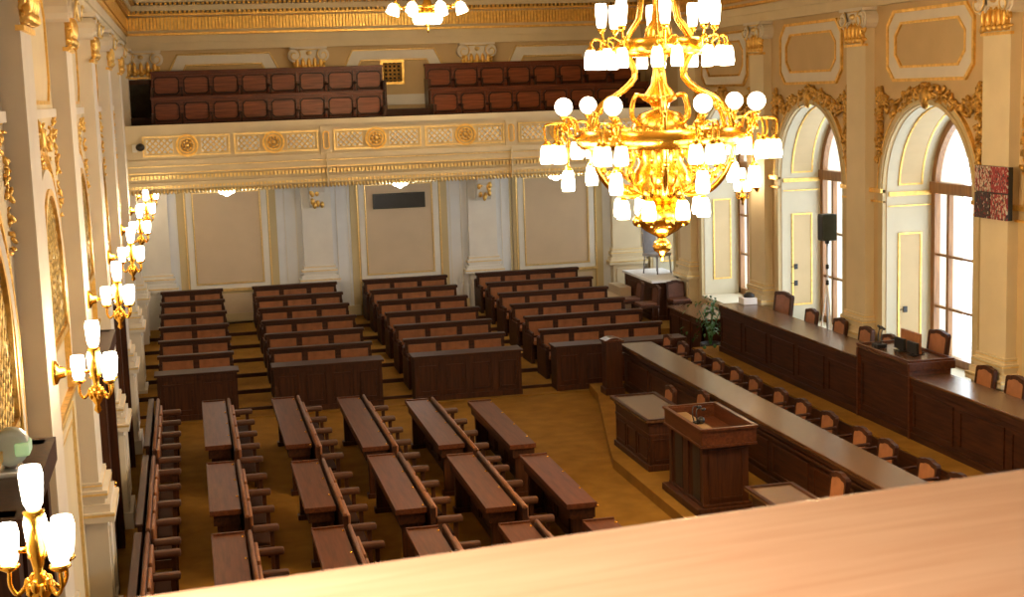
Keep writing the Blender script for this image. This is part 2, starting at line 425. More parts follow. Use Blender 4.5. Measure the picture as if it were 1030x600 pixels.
def capital(f, u, p, d, w):
    mb = MB()
    fbox(mb, f, u-w-.03, u+w+.03, 6.14, 6.18, d-.03, d+.03)
    for k in range(5):
        a = u-w+.07+(2*w-.14)*k/4
        mb.prism([(a-.05, 6.2), (a+.05, 6.2), (a+.035, 6.46), (a, 6.52), (a-.035, 6.46)], d, d+.035, f)
        mb.blob(f(a, 6.24, d+.03), (.06, .06, .05)); mb.blob(f(a, 6.38, d+.04), (.05, .032, .12)); mb.blob(f(a+.07, 6.30, d+.02), (.03, .03, .07))
    for k in (-1, 1): leafy(mb, [(u+k*w*.9, 6.2), (u+k*w, 6.45)], .06, f, 8, .03, d+.02)
    mb.build('capital', 'gold', p)
    mb = MB()
    fbox(mb, f, u-w-.08, u+w+.08, 6.71, 6.76, 0, d+.10)
    fbox(mb, f, u-w+.05, u+w-.05, 6.54, 6.71, 0, d+.05)
    for k in (-1, 1):
        cu, cv = u+k*(w-.02), 6.57
        for r, dd in ((.15, d+.05), (.11, d+.09), (.06, d+.12)):
            mb.prism([(cu+r*math.cos(2*PI*q/14), cv+r*math.sin(2*PI*q/14)) for q in range(14)], 0, dd, f)
    mb.build('volute', 'lilac', p)
    mb = MB()
    for k in (-1, 1):
        cu, cv = u+k*(w-.02), 6.57
        mb.tube([f(cu+(.155-.009*q)*math.cos(k*q*.55+PI/2), cv+(.155-.009*q)*math.sin(k*q*.55+PI/2), d+.075+.006*q) for q in range(14)], .014, 5)
    mb.tube([f(u-w+.1, 6.70, d+.06), f(u+w-.1, 6.70, d+.06)], .016, 5); mb.blob(f(u, 6.62, d+.05), (.07, .07, .05))
    mb.build('volute_line', 'palegold', p)

PY = [2.8+4.2*k for k in range(8)]          # left wall spacing, sconces hang on these
for y in PY[1:]:
    pilaster(fL, y, wl, d=.17, w=.38, face='lilac')
for y in (13.45, 17.75, 21.95, 26.15, 30.35):
    pilaster(fR, y, wr, d=.16, w=.34, face='cream')
for x in (-.82, 10.4):
    pilaster(fB, x, wb, d=.18, w=.36, face='white' if x < 0 else 'cream')
for x in (2.9, 6.82):
    p = pilaster(fB, x, wb, d=.18, w=.34, face='white')
    # carved console under the gallery
    mb = MB()
    mb.prism([(.0, 3.75), (.5, 3.75), (.5, 3.62), (.34, 3.45), (.28, 3.2), (.2, 3.1), (0, 3.1)], x-.17, x+.17, lambda a, b, c: Vector((c, YB-.18-a, b)))
    for k in (-1, 1): mb.cyl((x+k*.2-.03*k, YB-.55, 3.6), (x+k*.17, YB-.55, 3.6), .11, n=12)
    mb.build('console', 'white', p)
    mb = MB()
    for k in range(14): mb.blob((x+rng.uniform(-.14, .14), YB-.18-rng.uniform(.2, .45), rng.uniform(3.15, 3.7)), (.05, .05, .08))
    mb.build('console_leaf', 'gold', p)

# entablature / cornice on the three walls ---------------------------------
def cornice(name, f, u0, u1, label):
    mb = MB()
    fbox(mb, f, u0, u1, 6.76, 6.93, 0, .12); fbox(mb, f, u0, u1, 6.93, 7.08, 0, .16)
    fbox(mb, f, u0, u1, 7.08, 7.60, 0, .10); fbox(mb, f, u0, u1, 7.62, 7.74, 0, .30); fbox(mb, f, u0, u1, 7.80, 8.0, 0, .42); fbox(mb, f, u0, u1, 8.0, 9.0, 0, .2)
    o = struct(mb.build(name, 'cream'), label, 'cornice')
    mb = MB()
    fbox(mb, f, u0, u1, 7.09, 7.14, 0, .20); fbox(mb, f, u0, u1, 7.52, 7.56, 0, .24)
    n = int((u1-u0)/.075)
    for k in range(n):
        a = u0+(k+.5)*(u1-u0)/n
        mb.prism([(a-.03, 7.2), (a+.03, 7.2), (a+.033, 7.46), (a, 7.5), (a-.033, 7.46)], .1, .19, f)
    mb.build('egg_moulding', 'gold', o)
    mb = MB()
    n = int((u1-u0)/.10)
    for k in range(n):
        a = u0+(k+.5)*(u1-u0)/n
        fbox(mb, f, a-.03, a+.03, 7.565, 7.62, .1, .27)
        fbox(mb, f, a-.03, a+.03, 7.745, 7.795, .2, .38)
    mb.build('dentil', 'golddark', o)
    return o
cornice('trim_1', fB, XL, XR, 'gilded entablature along the far wall')
cornice('trim_2', fL, YN, YB, 'gilded entablature along the left wall')
cornice('trim_3', fR, YN, YB, 'gilded entablature along the right wall')

# right wall upper panels and garlands
for i, c in enumerate((15.65, 19.85, 24.05, 28.25)):
    mb = MB(); frame(mb, c-1.3, c+1.3, 5.55, 6.66, .05, 0, .04, fR, .22); frame(mb, c-1.06, c+1.06, 5.76, 6.47, .04, 0, .03, fR, .2)
    mb.build('gilded_frame', 'gold', wr)
    mb = MB(); mb.ring(rrect(c-1.26, c+1.26, 5.59, 6.62, .21), rrect(c-1.05, c+1.05, 5.77, 6.46, .19), 0, .015, fR)
    mb.build('frame_field', 'lilac', wr)
    mb = MB()
    g = [(c-1.5, 5.3), (c-1.1, 5.12), (c-.5, 5.30), (c, 5.42), (c+.5, 5.30), (c+1.1, 5.12), (c+1.5, 5.3)]
    leafy(mb, g, .075, fR, 190, .11)
    for sg in (-1, 1): leafy(mb, [(c+sg*1.5, 5.45), (c+sg*1.52, 4.3)], .065, fR, 110, .085)
    mb.blob(fR(c, 5.3, .06), (.08, .13, .18))
    mb.build('garland', 'golddark', wr)

# left wall bays -----------------------------------------------------------
for i, c in enumerate((9.1, 13.3, 17.5, 21.7, 25.9, 30.1)):
    mb = MB()                                  # gilded archivolt and its foliage
    mb.strip(arc_pts(c, 1.42, SPR), arc_pts(c, 1.37, SPR), 0, .035, fL)
    mb.strip(arc_pts(c, 1.02, SPR), arc_pts(c, .99, SPR), 0, .06, fL); mb.strip(arc_pts(c, .80, 4.08), arc_pts(c, .74, 4.08), 0, .07, fL); fbox(mb, fL, c-.8, c+.8, 3.5, 3.56, 0, .07)
    for sg in (-1, 1):
        a, b = sorted((c+sg*1.37, c+sg*1.42)); fbox(mb, fL, a, b, 2.9, SPR, 0, .035)
        a, b = sorted((c+sg*.985, c+sg*1.02)); fbox(mb, fL, a, b, 2.9, SPR, 0, .06); a, b = sorted((c+sg*.74, c+sg*.80)); fbox(mb, fL, a, b, 3.5, 4.08, 0, .07)
        leafy(mb, [(c+sg*1.30, 2.95), (c+sg*1.30, SPR)], .03, fL, 40, .045, .0)
        leafy(mb, [(c+sg*1.58, 5.5), (c+sg*1.58, 4.5)], .04, fL, 34, .07, .0)
    leafy(mb, arc_pts(c, 1.30, SPR, 12), .034, fL, 90, .045, .0)
    leafy(mb, [(c-1.4, 5.4), (c-.7, 5.2), (c, 5.42), (c+.7, 5.2), (c+1.4, 5.4)], .045, fL, 75, .09, .0)
    mb.blob(fL(c, 5.32, .03), (.04, .07, .13))
    fbox(mb, fL, c-1.5, c+1.5, 2.84, 2.88, 0, .06)
    frame(mb, c-1.42, c+1.42, 5.62, 6.66, .035, 0, .02, fL, .2)
    mb.build('gilded_ornament', 'gold', wl)
    mb = MB()                                  # pale stucco bands
    mb.strip(arc_pts(c, 1.22, SPR), arc_pts(c, 1.02, SPR), 0, .05, fL); mb.strip(arc_pts(c, .96, SPR), arc_pts(c, .88, SPR), 0, .03, fL)
    for sg in (-1, 1):
        a, b = sorted((c+sg*1.02, c+sg*1.22)); fbox(mb, fL, a, b, 2.9, SPR, 0, .05)
    fbox(mb, fL, c-1.62, c+1.62, 5.62-.12, 5.62-.04, 0, .04)
    mb.build('arch_surround', 'lilac', wl)
    mb = MB()                                  # pierced bronze grille in the arch
    for k in range(-9, 12):
        for sg in (-1, 1):
            pts = []
            for t in range(0, 31):
                u = -.73+1.46*t/30; v = sg*u*1.1+k*.15
                lim = .58+math.sqrt(max(0, .5329-u*u))
                if 0 < v+.3 < lim: pts.append(fL(c+u, 3.5+v+.3, .03))
            if len(pts) > 2: mb.tube(pts, .016, 4)
    for k in range(70):
        u = rng.uniform(-.66, .66); v = rng.uniform(.1, .52+math.sqrt(.5329-u*u))
        mb.blob(fL(c+u, 3.5+v, .03), (.02, .05, .05))
    mb.build('arch_grille', 'bronze', wl)
    mb = MB(); mb.prism([(c-.75, 3.5), (c+.75, 3.5)]+arc_pts(c, .75, 4.08), 0, .012, fL)
    mb.build('grille_backing', 'grille', wl)
    if i not in (0, 2, 3):                     # plain panelled dado
        mb = MB(); frame(mb, c-1.3, c+1.3, .45, 2.7, .03, 0, .018, fL); frame(mb, c-1.14, c+1.14, .6, 2.55, .02, 0, .012, fL)
        mb.build('gilded_frame', 'palegold', wl)
    mb = MB(); fbox(mb, fL, c-1.72, c+1.72, 0, .22, 0, .06)
    mb.build('baseboard', 'lilac', wl)

# doors in the left wall
for n, c in ((1, 9.1), (2, 17.5), (3, 21.7)):
    top = 2.8 if n > 1 else 3.35
    mb = MB(); w = .95
    fbox(mb, fL, c-w, c-w+.14, 0, top, 0, .2); fbox(mb, fL, c+w-.14, c+w, 0, top, 0, .2); fbox(mb, fL, c-w-.06, c+w+.06, top-.16, top, 0, .26)
    d = tag(mb.build('door_%d' % n, 'dwood_z'), 'dark wooden double door, %s from the near end of the left wall' % ORD[n-1], 'door', None, 'structure')
    for sg in (-1, 1):
        mb = MB(); a, b = sorted((c, c+sg*(w-.14)))
        fbox(mb, fL, a+.005, b-.005, .02, top-.16, .02, .09)
        for z0, z1 in ((.2, .95), (1.05, top-.35)): frame(mb, a+.12, b-.12, z0, z1, .05, .09, .115, fL)
        lf = mb.build('door_leaf', 'dwood_z', d)
        mb = MB(); mb.cyl(fL(c+sg*.08, 1.05, .09), fL(c+sg*.08, 1.05, .16), .015); mb.blob(fL(c+sg*.08, 1.05, .17), (.03, .03, .03))
        mb.build('door_handle', 'brass', lf)
# emergency exit lamp over the first door
t = thing('exit_light', 'round emergency exit light with a green sign above the near left door', 'light', (XL+.04, 8.95, 3.40))
mb = MB(); mb.box(0, .12, -.12, .12, .0, .04, .01); mb.cyl((.06, 0, .04), (.06, 0, .075), .04); mb.build('bracket', 'metal', t)
mb = MB(); mb.lathe([(.08, -.07), (.11, -.06), (.11, .06), (.08, .07)], (.07, 0, .17), 18, Matrix.Rotation(PI/2, 3, 'X')); mb.build('housing', 'lens', t)
mb = MB(); mb.box(.10, .185, -.09, .09, .12, .2, .015); mb.build('green_sign', 'exit', t)

# back wall under the gallery: panels --------------------------------------
for i, (u0, u1) in enumerate(((.12, 1.60), (4.07, 5.62), (7.9, 9.45))):
    mb = MB(); fbox(mb, fB, u0-.38, u1+.38, .5, 3.75, 0, .02); mb.build('panel_border', 'border', wb)
    mb = MB(); fbox(mb, fB, u0, u1, 1.45, 3.52, .02, .03); fbox(mb, fB, u0-.1, u1+.1, .55, 1.18, .02, .035); mb.build('panel_field', 'panel', wb)
    mb = MB(); frame(mb, u0-.03, u1+.03, 1.42, 3.55, .026, .02, .055, fB)
    frame(mb, u0-.22, u1+.22, .5, 3.74, .03, .02, .05, fB)
    fbox(mb, fB, u0-.22, u1+.22, 1.25, 1.30, .02, .07); mb.build('gilded_frame', 'palegold', wb)
    mb = MB(); mb.ring(rrect(u0-.17, u1+.17, 1.31, 3.70), rrect(u0-.04, u1+.04, 1.41, 3.56), .02, .035, fB); mb.build('frame_band', 'white', wb)
mb = MB()
for a in (2.3, 3.5, 6.2, 7.45): frame(mb, a-.14, a+.14, .7, 3.7, .02, 0, .02, fB)
mb.build('strip_moulding', 'white', wb)
mb = MB(); fbox(mb, fB, XL, XR, .5, .72, 0, .05); mb.build('baseboard', 'border', wb)
# upper wall frames behind the gallery
mb = MB(); mb2 = MB()
for u0, u1 in ((-.45, 2.45), (3.5, 6.25), (7.38, 10.0)):
    for (dv, w, m_) in ((0, .04, mb), (.24, .04, mb)):
        z = 6.66-dv; k = .42-dv*.2
        pts_o = [(u0+dv, 6.0), (u0+dv, z-k), (u0+dv+k*.5, z-k), (u0+dv+k, z), (u1-dv-k, z), (u1-dv-k*.5, z-k), (u1-dv, z-k), (u1-dv, 6.0)]
        m_.tube([fB(u, v, .03) for u, v in pts_o], .025, 5)
    def path(dv):
        z = 6.66-dv; k = .42-dv*.2
        return [(u0+dv, 6.0), (u0+dv, z-k), (u0+dv+k*.5, z-k), (u0+dv+k, z), (u1-dv-k, z), (u1-dv-k*.5, z-k), (u1-dv, z-k), (u1-dv, 6.0)]
    mb2.strip(path(.02), path(.22), .012, .03, fB)
mb.build('gilded_moulding', 'palegold', wb); mb2.build('frame_band', 'white', wb)
mb = MB(); fbox(mb, fB, XL, XR, 5.38, 5.62, .012, .05); mb.build('dado_band', 'white', wb)

t = thing('vent_grille', 'square gilded vent grille between the gallery pews', 'vent', (4.83, YB-.012, 5.9))
mb = MB(); mb.box(-.22, .22, -.02, 0, 0, .46); mb.build('backing', 'recess', t)
mb = MB(); f0 = lambda u, v, d: Vector((u, -.02-d, v)); frame(mb, -.28, .28, -.05, .51, .06, -.02, .03, f0); mb.build('frame', 'gold', t)
mb = MB()
for k in range(5): mb.tube([(-.2+.1*k, -.03, 0), (-.2+.1*k, -.03, .46)], .012, 5); mb.tube([(-.22, -.03, .05+.09*k), (.22, -.03, .05+.09*k)], .012, 5)
for k in range(4):
    for j in range(4): mb.tube([(-.15+.1*k+.04*math.cos(a*PI/4), -.035, .095+.09*j+.035*math.sin(a*PI/4)) for a in range(8)], .007, 4, True)
mb.build('lattice', 'golddark', t)
t = thing('display_board', 'long black display board on the far wall under the gallery', 'board', (4.85, YB-.035, 2.97))
mb = MB(); mb.box(-.62, .62, -.06, 0, 0, .36, .01); mb.build('case', 'darkgreen', t)
mb = MB(); mb.box(-.58, .58, -.066, -.058, .03, .33); mb.build('screen', 'black', t)

# gallery doorway at the far left
mb = MB(); fbox(mb, fB, -1.2, -.62, 4.35, 6.05, .012, .27); gd = tag(mb.build('door_4', 'recess'), 'dark doorway at the left end of the far gallery', 'door', None, 'structure')
mb = MB(); fbox(mb, fB, -1.22, -1.16, 4.35, 6.1, .012, .3); fbox(mb, fB, -.66, -.60, 4.35, 6.1, .012, .3); fbox(mb, fB, -1.22, -.60, 6.02, 6.12, .012, .3)
mb.build('door_frame', 'dwood_z', gd)

# ------------------------------------------------------------------ far gallery (balcony)
YF = 30.0
mb = MB(); mb.box(XL, XR, YF+.12, YB, 3.78, 4.30)
gal = struct(mb.build('gallery_balcony', 'cream'), 'balcony carrying the far gallery across the room', 'balcony')
def fG(u, v, d): return Vector((u, YF-d, v))
mb = MB()
fbox(mb, fG, XL, XR, 4.42, 5.08, -.18, 0); fbox(mb, fG, XL, XR, 5.06, 5.16, -.24, .07); fbox(mb, fG, XL, XR, 5.0, 5.06, -.2, .03)
fbox(mb, fG, XL, XR, 4.36, 4.46, -.2, .06); fbox(mb, fG, XL, XR, 4.20, 4.36, -.2, .02); fbox(mb, fG, XL, XR, 3.78, 4.2, -.2, -.06)
fbox(mb, fG, XL, XR, 3.86, 4.0, -.2, .0)
for x in (2.88, 6.82): fbox(mb, fG, x-.12, x+.12, 4.46, 5.02, -.1, .035); fbox(mb, fG, x-.012, x+.012, 3.8, 4.44, -.1, .075)
mb.build('parapet', 'cream', gal)
mb = MB()
fbox(mb, fG, XL, XR, 4.315, 4.335, 0, .035); fbox(mb, fG, XL, XR, 4.18, 4.2, -.1, .05)
n = int(12.2/.075)
for k in range(n):
    a = XL+(k+.5)*12.25/n
    mb.prism([(a-.024, 4.06), (a+.024, 4.06), (a+.026, 4.14), (a-.026, 4.14)], -.06, .02, fG)
    mb.blob(fG(a, 3.80, .0), (.03, .04, .05), None, 6, 4)
    fbox(mb, fG, a-.022, a+.022, 3.88, 3.93, 0, .02)
mb.build('egg_moulding', 'palegold', gal)
panels = [(-.82, .92, .06), (1.0, 2.72, 1.8), (3.04, 4.88, 3.92), (4.96, 6.68, 5.83), (6.98, 8.8, 7.9), (8.9, 10.7, 9.8)]
for u0, u1, rc in panels:
    mb = MB(); frame(mb, u0, u1, 4.52, 4.94, .035, 0, .03, fG)
    frame(mb, u0+.06, rc-.27, 4.58, 4.88, .012, 0, .02, fG); frame(mb, rc+.27, u1-.06, 4.58, 4.88, .012, 0, .02, fG)
    mb.build('panel_frame', 'palegold', gal)
    mb = MB()
    fbox(mb, fG, u0+.07, rc-.28, 4.59, 4.87, 0, .006); fbox(mb, fG, rc+.28, u1-.07, 4.59, 4.87, 0, .006); mb.build('lattice_field', 'paper', gal); mb = MB()
    for a0, a1 in ((u0+.07, rc-.28), (rc+.28, u1-.07)):
        st = .115; nn = int((a1-a0+.3)/st)
        for k in range(nn+1):
            for sg in (-1, 1):
                pts = []
                for j in range(7):
                    v = 4.58+.30*j/6; u = a0-.30+st*k+(.30*j/6 if sg > 0 else .30-.30*j/6)
                    if a0 <= u <= a1: pts.append(fG(u, v, .012))
                if len(pts) > 1: mb.tube(pts, .013, 4)
    mb.build('lattice', 'palegold', gal)
    mb = MB(); circ = lambda r: [(rc+r*math.cos(2*PI*q/20), 4.73+r*math.sin(2*PI*q/20)) for q in range(20)]
    mb.ring(circ(.23), circ(.185), 0, .05, fG); mb.ring(circ(.16), circ(.13), 0, .04, fG)
    for q in range(8): mb.blob(fG(rc+.09*math.cos(q*PI/4), 4.73+.09*math.sin(q*PI/4), .02), (.035, .03, .035))
    mb.blob(fG(rc, 4.73, .04), (.05, .04, .05)); mb.build('rosette', 'gold', gal)
mb = MB()
for x in (2.88, 6.82):
    oo = lambda r, s: [(x+r*math.cos(2*PI*q/16), 4.73+(r*math.sin(2*PI*q/16))+(s if math.sin(2*PI*q/16) > 0 else -s)) for q in range(16)]
    mb.ring(oo(.07, .12), oo(.045, .12), .05, .075, fG)
mb.build('oval_moulding', 'gold', gal)
# ceiling spots under the gallery
for i, x in enumerate((.81, 4.47, 7.93)):
    t = thing('ceiling_spot', 'small lit ceiling lamp under the gallery, %s from the left wall' % ORD[i], 'lamp', (x, 29.75+.8, 3.78), group='lamps under the far gallery')
    mb = MB(); mb.lathe([(.14, 0), (.13, -.03), (.09, -.04)], n=14); mb.build('rim', 'brass', t)
    mb = MB()
    for sg in (-1, 1): mb.blob((sg*.07, 0, -.06), (.1, .1, .05), None, 12, 6)
    mb.blob((0, 0, -.09), (.08, .08, .06), None, 12, 6); mb.build('bulb', 'spot', t)
for x in (.81, 4.47, 7.93): light('spot_light', 'POINT', (x, 30.5, 3.60), 30, (1, .94, .88), .08)
t = thing('surveillance_camera', 'small dark camera fixed at the left end of the gallery parapet', 'camera', (-.86, YF-.02, 4.73))
mb = MB(); mb.box(-.16, -.06, -.06, .02, -.1, .06, .01); mb.build('bracket', 'white', t)
mb = MB(); mb.blob((.0, -.1, 0), (.09, .11, .08), None, 12, 8); mb.cyl((-.08, -.03, 0), (0, -.08, 0), .03); mb.build('camera_body', 'black', t)

# gallery pews
def pew(x0, x1, y, z, n, label):
    t = thing('gallery_pew', label, 'pew', (x0, y, z), group='pews in the far gallery')
    L = x1-x0; w = L/n
    mb = MB(); mb.box(0, L, 0, .06, 0, .98); mb.box(-.02, L+.02, -.03, .1, .96, 1.01, .008); mb.box(0, L, -.04, 0, .90, .96)
    for k in range(n+1): mb.box(max(0, k*w-.035), min(L, k*w+.035), -.05, 0, .40, .93)
    mb.build('backrest', 'red_x', t)
    for k in range(n):
        mb = MB(); mb.prism(rrect(k*w+.055, (k+1)*w-.055, .50, .87, .06), 0, .035, lambda u, v, d: Vector((u, -d, v))); bp = mb.build('back_panel', 'pewpanel', t)
        mb = MB(); frame(mb, k*w+.045, (k+1)*w-.045, .49, .88, .025, 0, .05, lambda u, v, d: Vector((u, -d, v)), .06); mb.build('panel_moulding', 'dwood_x', bp)
    mb = MB(); mb.box(0, L, -.46, 0, .40, .45, .01); mb.box(0, L, -.42, -.38, 0, .40); mb.build('seat', 'dwood_x', t)
    for k in range(n+1):
        mb = MB(); a = min(max(k*w, .03), L-.03); mb.box(a-.025, a+.025, -.44, -.04, .6, .65, .01); mb.box(a-.02, a+.02, -.43, -.38, .45, .6)
        mb.build('armrest', 'dwood_y', t)
    for a in (0, L): mb = MB(); mb.box(a-.02, a+.02, -.46, .06, 0, .66); mb.build('end_panel', 'red_y', t)
zg = 4.72
mb = MB(); mb.box(XL, XR, YF+.3, 31.6, 4.30, 4.36); mb.box(XL, XR, 31.2, 32.55, 4.30, zg); mb.box(XL, XR, 32.2, YB, 4.30, zg+.57)
mb.build('gallery_tier', 'dwood_x', gal)
pew(-.62, 4.38, 32.1, zg, 8, 'mahogany pew in the gallery front row, left section')
pew(-.62, 4.55, 33.15, zg+.57, 8, 'mahogany pew in the gallery back row, left section')
pew(5.48, 10.6, 32.1, zg, 8, 'mahogany pew in the gallery front row, section behind the chandelier')
pew(5.55, 10.6, 33.15, zg+.57, 8, 'mahogany pew in the gallery back row, section behind the chandelier')

# ------------------------------------------------------------------ stepped floor at the rear
mb = MB()
for i in range(6):
    mb.box(XL, XR if i > 4 else 9.6, 25.95+1.24*i, YB, .08*i, .08*(i+1))
mb.box(XL, 9.6, 25.35, 25.95, -.01, .02)
st = struct(mb.build('trim_4', 'carpet'), 'carpeted steps rising between the rear benches', 'steps')
mb = MB()
for i in range(6): mb.box(XL, 9.6, 25.925+1.24*i, 25.95+1.24*i, .08*i, .08*(i+1)-.006)  # dark strips put the shade on the step fronts into colour
mb.build('riser', 'dwood_x', st)

def rear_bench(n, W):
    t = thing('rear_bench', 'x', 'bench', group='bench rows in the rear blocks')
    w = W/n
    mb = MB(); mb.box(0, W, .0, .07, .0, .86); mb.box(-.03, W+.03, -.05, .12, .84, .90, .012)
    for k in range(n+1): mb.box(max(0, k*w-.05), min(W, k*w+.05), -.035, 0, .4, .85)
    mb.box(0, W, -.03, 0, .79, .84); mb.box(0, W, -.03, 0, .44, .5)
    mb.build('backrest', 'dwood_x', t)
    for k in range(n):
        mb = MB(); mb.box(k*w+.055, (k+1)*w-.055, -.028, 0, .5, .79, .01); mb.build('back_cushion', 'leather', t)
        mb = MB(); mb.box(k*w+.045, (k+1)*w-.045, -.46, -.04, .38, .46, .02); mb.build('seat', 'leather', t)
    for k in range(n+1):
        a = min(max(k*w, .03), W-.03)
        mb = MB(); mb.box(a-.03, a+.03, -.44, -.03, .58, .63, .012); mb.box(a-.025, a+.025, -.42, -.34, 0, .6); mb.build('armrest', 'dwood_y', t)
    mb = MB(); mb.box(0, W, .12, .28, .70, .74); mb.box(0, W, .07, .12, .62, .74); mb.build('writing_ledge', 'top_y', t)
    for a in (-.02, W-.02): mb = MB(); mb.box(a, a+.04, .05, .28, 0, .72); mb.box(a, a+.04, -.44, .05, 0, .56); mb.build('end_panel', 'dwood_y', t)
    return t
blocks = [(-.70, .63, 2, 'the two-seat block beside the left wall', 'two'), (1.34, 3.22, 3, 'the three-seat block facing the second console pilaster from the right', 'three'),
          (3.88, 5.82, 3, 'the third block from the left wall', 'three'), (6.56, 9.02, 4, 'the four-seat block nearest the windows', 'four')]
blocks[1] = (1.34, 3.22, 3, 'the second block from the left wall', 'three')
for x0, x1, n, where, word in blocks:
    b0 = rear_bench(n, x1-x0)
    for i in range(6):
        loc = (x0, 26.8+1.23*i, .08*(i+1)); lab = 'brown leather bench, %s row from the front of %s' % (ORD[i], where)
        if i == 0: b0.location = loc; b0['label'] = lab
        else: dup(b0, loc, 0, lab)
    W = x1-x0
    t = thing('panelled_desk', 'dark panelled desk front with a ledge closing %s' % where, 'desk', (x0-.03, 25.5, 0), group='panelled desk fronts of the rear blocks')
    W += .06
    mb = MB(); mb.box(0, W, 0, .06, 0, .83); mb.box(-.01, W+.01, -.025, 0, 0, .12); mb.box(0, W, -.02, 0, .74, .83)
    m = n+1 if n > 2 else n
    for k in range(m+1): a = W*k/m; mb.box(max(0, a-.05), min(W, a+.05), -.02, 0, .1, .76)
    mb.build('front_panel', 'dwood_z', t)
    mb = MB()
    for k in range(m): frame(mb, W*k/m+.09, W*(k+1)/m-.09, .18, .68, .03, 0, .018, lambda u, v, d: Vector((u, -d, v)))
    mb.build('panel_moulding', 'dwood_x', t)
    mb = MB(); mb.box(-.04, W+.04, -.05, .42, .83, .87, .01); mb.build('ledge', 'dwood_x', t)
    for a in (0, W-.04): mb = MB(); mb.box(a, a+.04, .06, .42, 0, .83); mb.build('end_panel', 'dwood_y', t)

# ------------------------------------------------------------------ desks and seat rows on the floor
def floor_desk(L, label):
    """runs along -y from its origin at the far end; x 0..0.36"""
    t = thing('members_desk', label, 'desk', group='long desks on the chamber floor')
    w = .36
    mb = MB(); mb.box(0, w, -L, 0, .725, .755, .006); mb.build('desk_top', 'top_y', t)
    mb = MB(); mb.box(-.012, w+.0, -.02, .012, .70, .775, .004); mb.box(-.012, .012, -L-.0, 0, .70, .765, .004); mb.box(-.012, w, -L-.012, -L+.015, .70, .765, .004)
    mb.build('edge_lip', 'top_y', t)
    mb = MB(); mb.box(.03, w-.02, -L+.02, -.03, .57, .725); mb.build('shelf_box', 'dwood_y', t)
    mb = MB(); mb.box(w-.10, w-.04, -L+.05, -.05, .03, .6)
    k = max(2, round(L/.8))
    for j in range(k): frame(mb, -L+.1+(L-.2)*j/k+.05, -L+.1+(L-.2)*(j+1)/k-.05, .12, .54, .03, 0, .02, lambda u, v, d: Vector((w-.10-d, u, v)))
    mb.build('modesty_panel', 'dwood_z', t)
    for y in (-.12, -L+.12):
        mb = MB(); mb.box(.07, w-.03, y-.05, y+.05, 0, .58, .008); mb.box(.04, w-.01, y-.07, y+.07, 0, .07, .008); mb.build('end_support', 'dwood_z', t)
    for j in range(int(L/.8)+1):
        mb = MB(); mb.blob((w-.025, -.15-j*.8, .757), (.016, .022, .012), None, 8, 5); mb.build('brass_stud', 'brass', t)
    return t
def seat_row(n, label, pitch=.8):
    """seats facing +x; origin at the back line, far end"""
    t = thing('seat_row', label, 'seats', group='seat rows between the long desks')
    L = n*pitch
    mb = MB(); mb.tube([(.0, -L-.05, .79), (0, .25, .79)], .024, 8); mb.build('back_rail', 'railpad', t)
    mb = MB(); mb.box(-.03, .03, -L-.05, .25, .06, .78); mb.build('back_board', 'dwood_y', t)
    for k in range(n):
        y1 = -k*pitch-.06; y0 = -(k+1)*pitch+.06
        mb = MB(); mb.box(.03, .07, y0, y1, .46, .76, .015); mb.build('back_cushion', 'leather', t)
        mb = MB(); mb.box(.05, .27, y0, y1, .34, .42, .025); mb.build('seat', 'shadedseat', t)
    for k in range(n+1):
        y = -k*pitch; mb = MB(); mb.box(.04, .36, y-.058, y+.058, .575, .655, .03); ap = mb.build('armrest', 'pad', t)
        mb = MB(); mb.box(.25, .30, y-.022, y+.022, .0, .58); mb.box(.03, .30, y-.018, y+.018, .30, .40); mb.build('arm_panel', 'dwood_z', ap)
    return t
colx = [.03, 1.14, 2.17, 3.20, 4.14]
secs = [[(23.45, 20.3), (19.3, 16.95), (16.0, 13.4)], [(23.25, 19.97), (18.97, 16.7), (15.85, 13.2)], [(22.9, 19.45), (18.95, 16.28), (15.5, 13.0)],
        [(22.3, 19.2), (18.6, 16.0), (15.33, 12.9)], [(21.85, 18.85), (18.25, 15.83), (15.15, 12.7)]]
zone = ['far section', 'middle section', 'near section']
for ci, x in enumerate(colx):
    for si, (a, b) in enumerate(secs[ci]):
        d = floor_desk(a-b, 'long dark desk, %s of the %s desk row from the left wall' % (zone[si], ORD[ci])); d.location = (x, a, 0)
        if ci == 4: continue
        n = 4 if si == 0 else 3
        s = seat_row(n, 'seat row, %s, backing onto the %s desk row from the left wall' % (zone[si], ORD[ci])); s.location = (x+.415, a-.35, 0)
for si, (a, b) in enumerate([(23.75, 20.4), (19.85, 16.5), (16.2, 13.2)]):
    s = seat_row(4 if si < 2 else 3, 'brown leather seat row along the left wall pedestals, %s' % zone[si]); s.location = (-.68, a-.25, 0)
    t = thing('back_ledge', 'narrow wooden ledge behind the seat row at the left wall, %s' % zone[si], 'ledge', (-.80, a, 0), group='ledges along the left wall')
    mb = MB(); mb.box(-.03, .06, b-a, 0, .78, .82, .01); mb.build('ledge_top', 'dwood_y', t)
    mb = MB(); mb.box(0, .05, b-a+.02, -.02, 0, .78); mb.build('ledge_panel', 'dwood_y', t)

# ------------------------------------------------------------------ podium on the right
pod = [(5.92, 10.5), (5.92, 19.9), (6.15, 20.9), (7.0, 24.4), (7.1, 25.3), (11.0, 25.3), (11.0, 10.5)]
mb = MB(); mb.prism(pod, 0, .15, lambda u, v, d: Vector((u, v, d)))
struct(mb.build('trim_5', 'carpet'), 'low carpeted podium under the speakers table', 'podium')
mb = MB(); mb.box(9.5, 11, 10.5, 26.3, .0, .5)
st = struct(mb.build('trim_6', 'carpet'), 'raised carpeted step carrying the tribune', 'step')
mb = MB(); mb.box(9.47, 9.5, 10.5, 26.3, .15, .47); mb.build('riser', 'dwood_y', st)

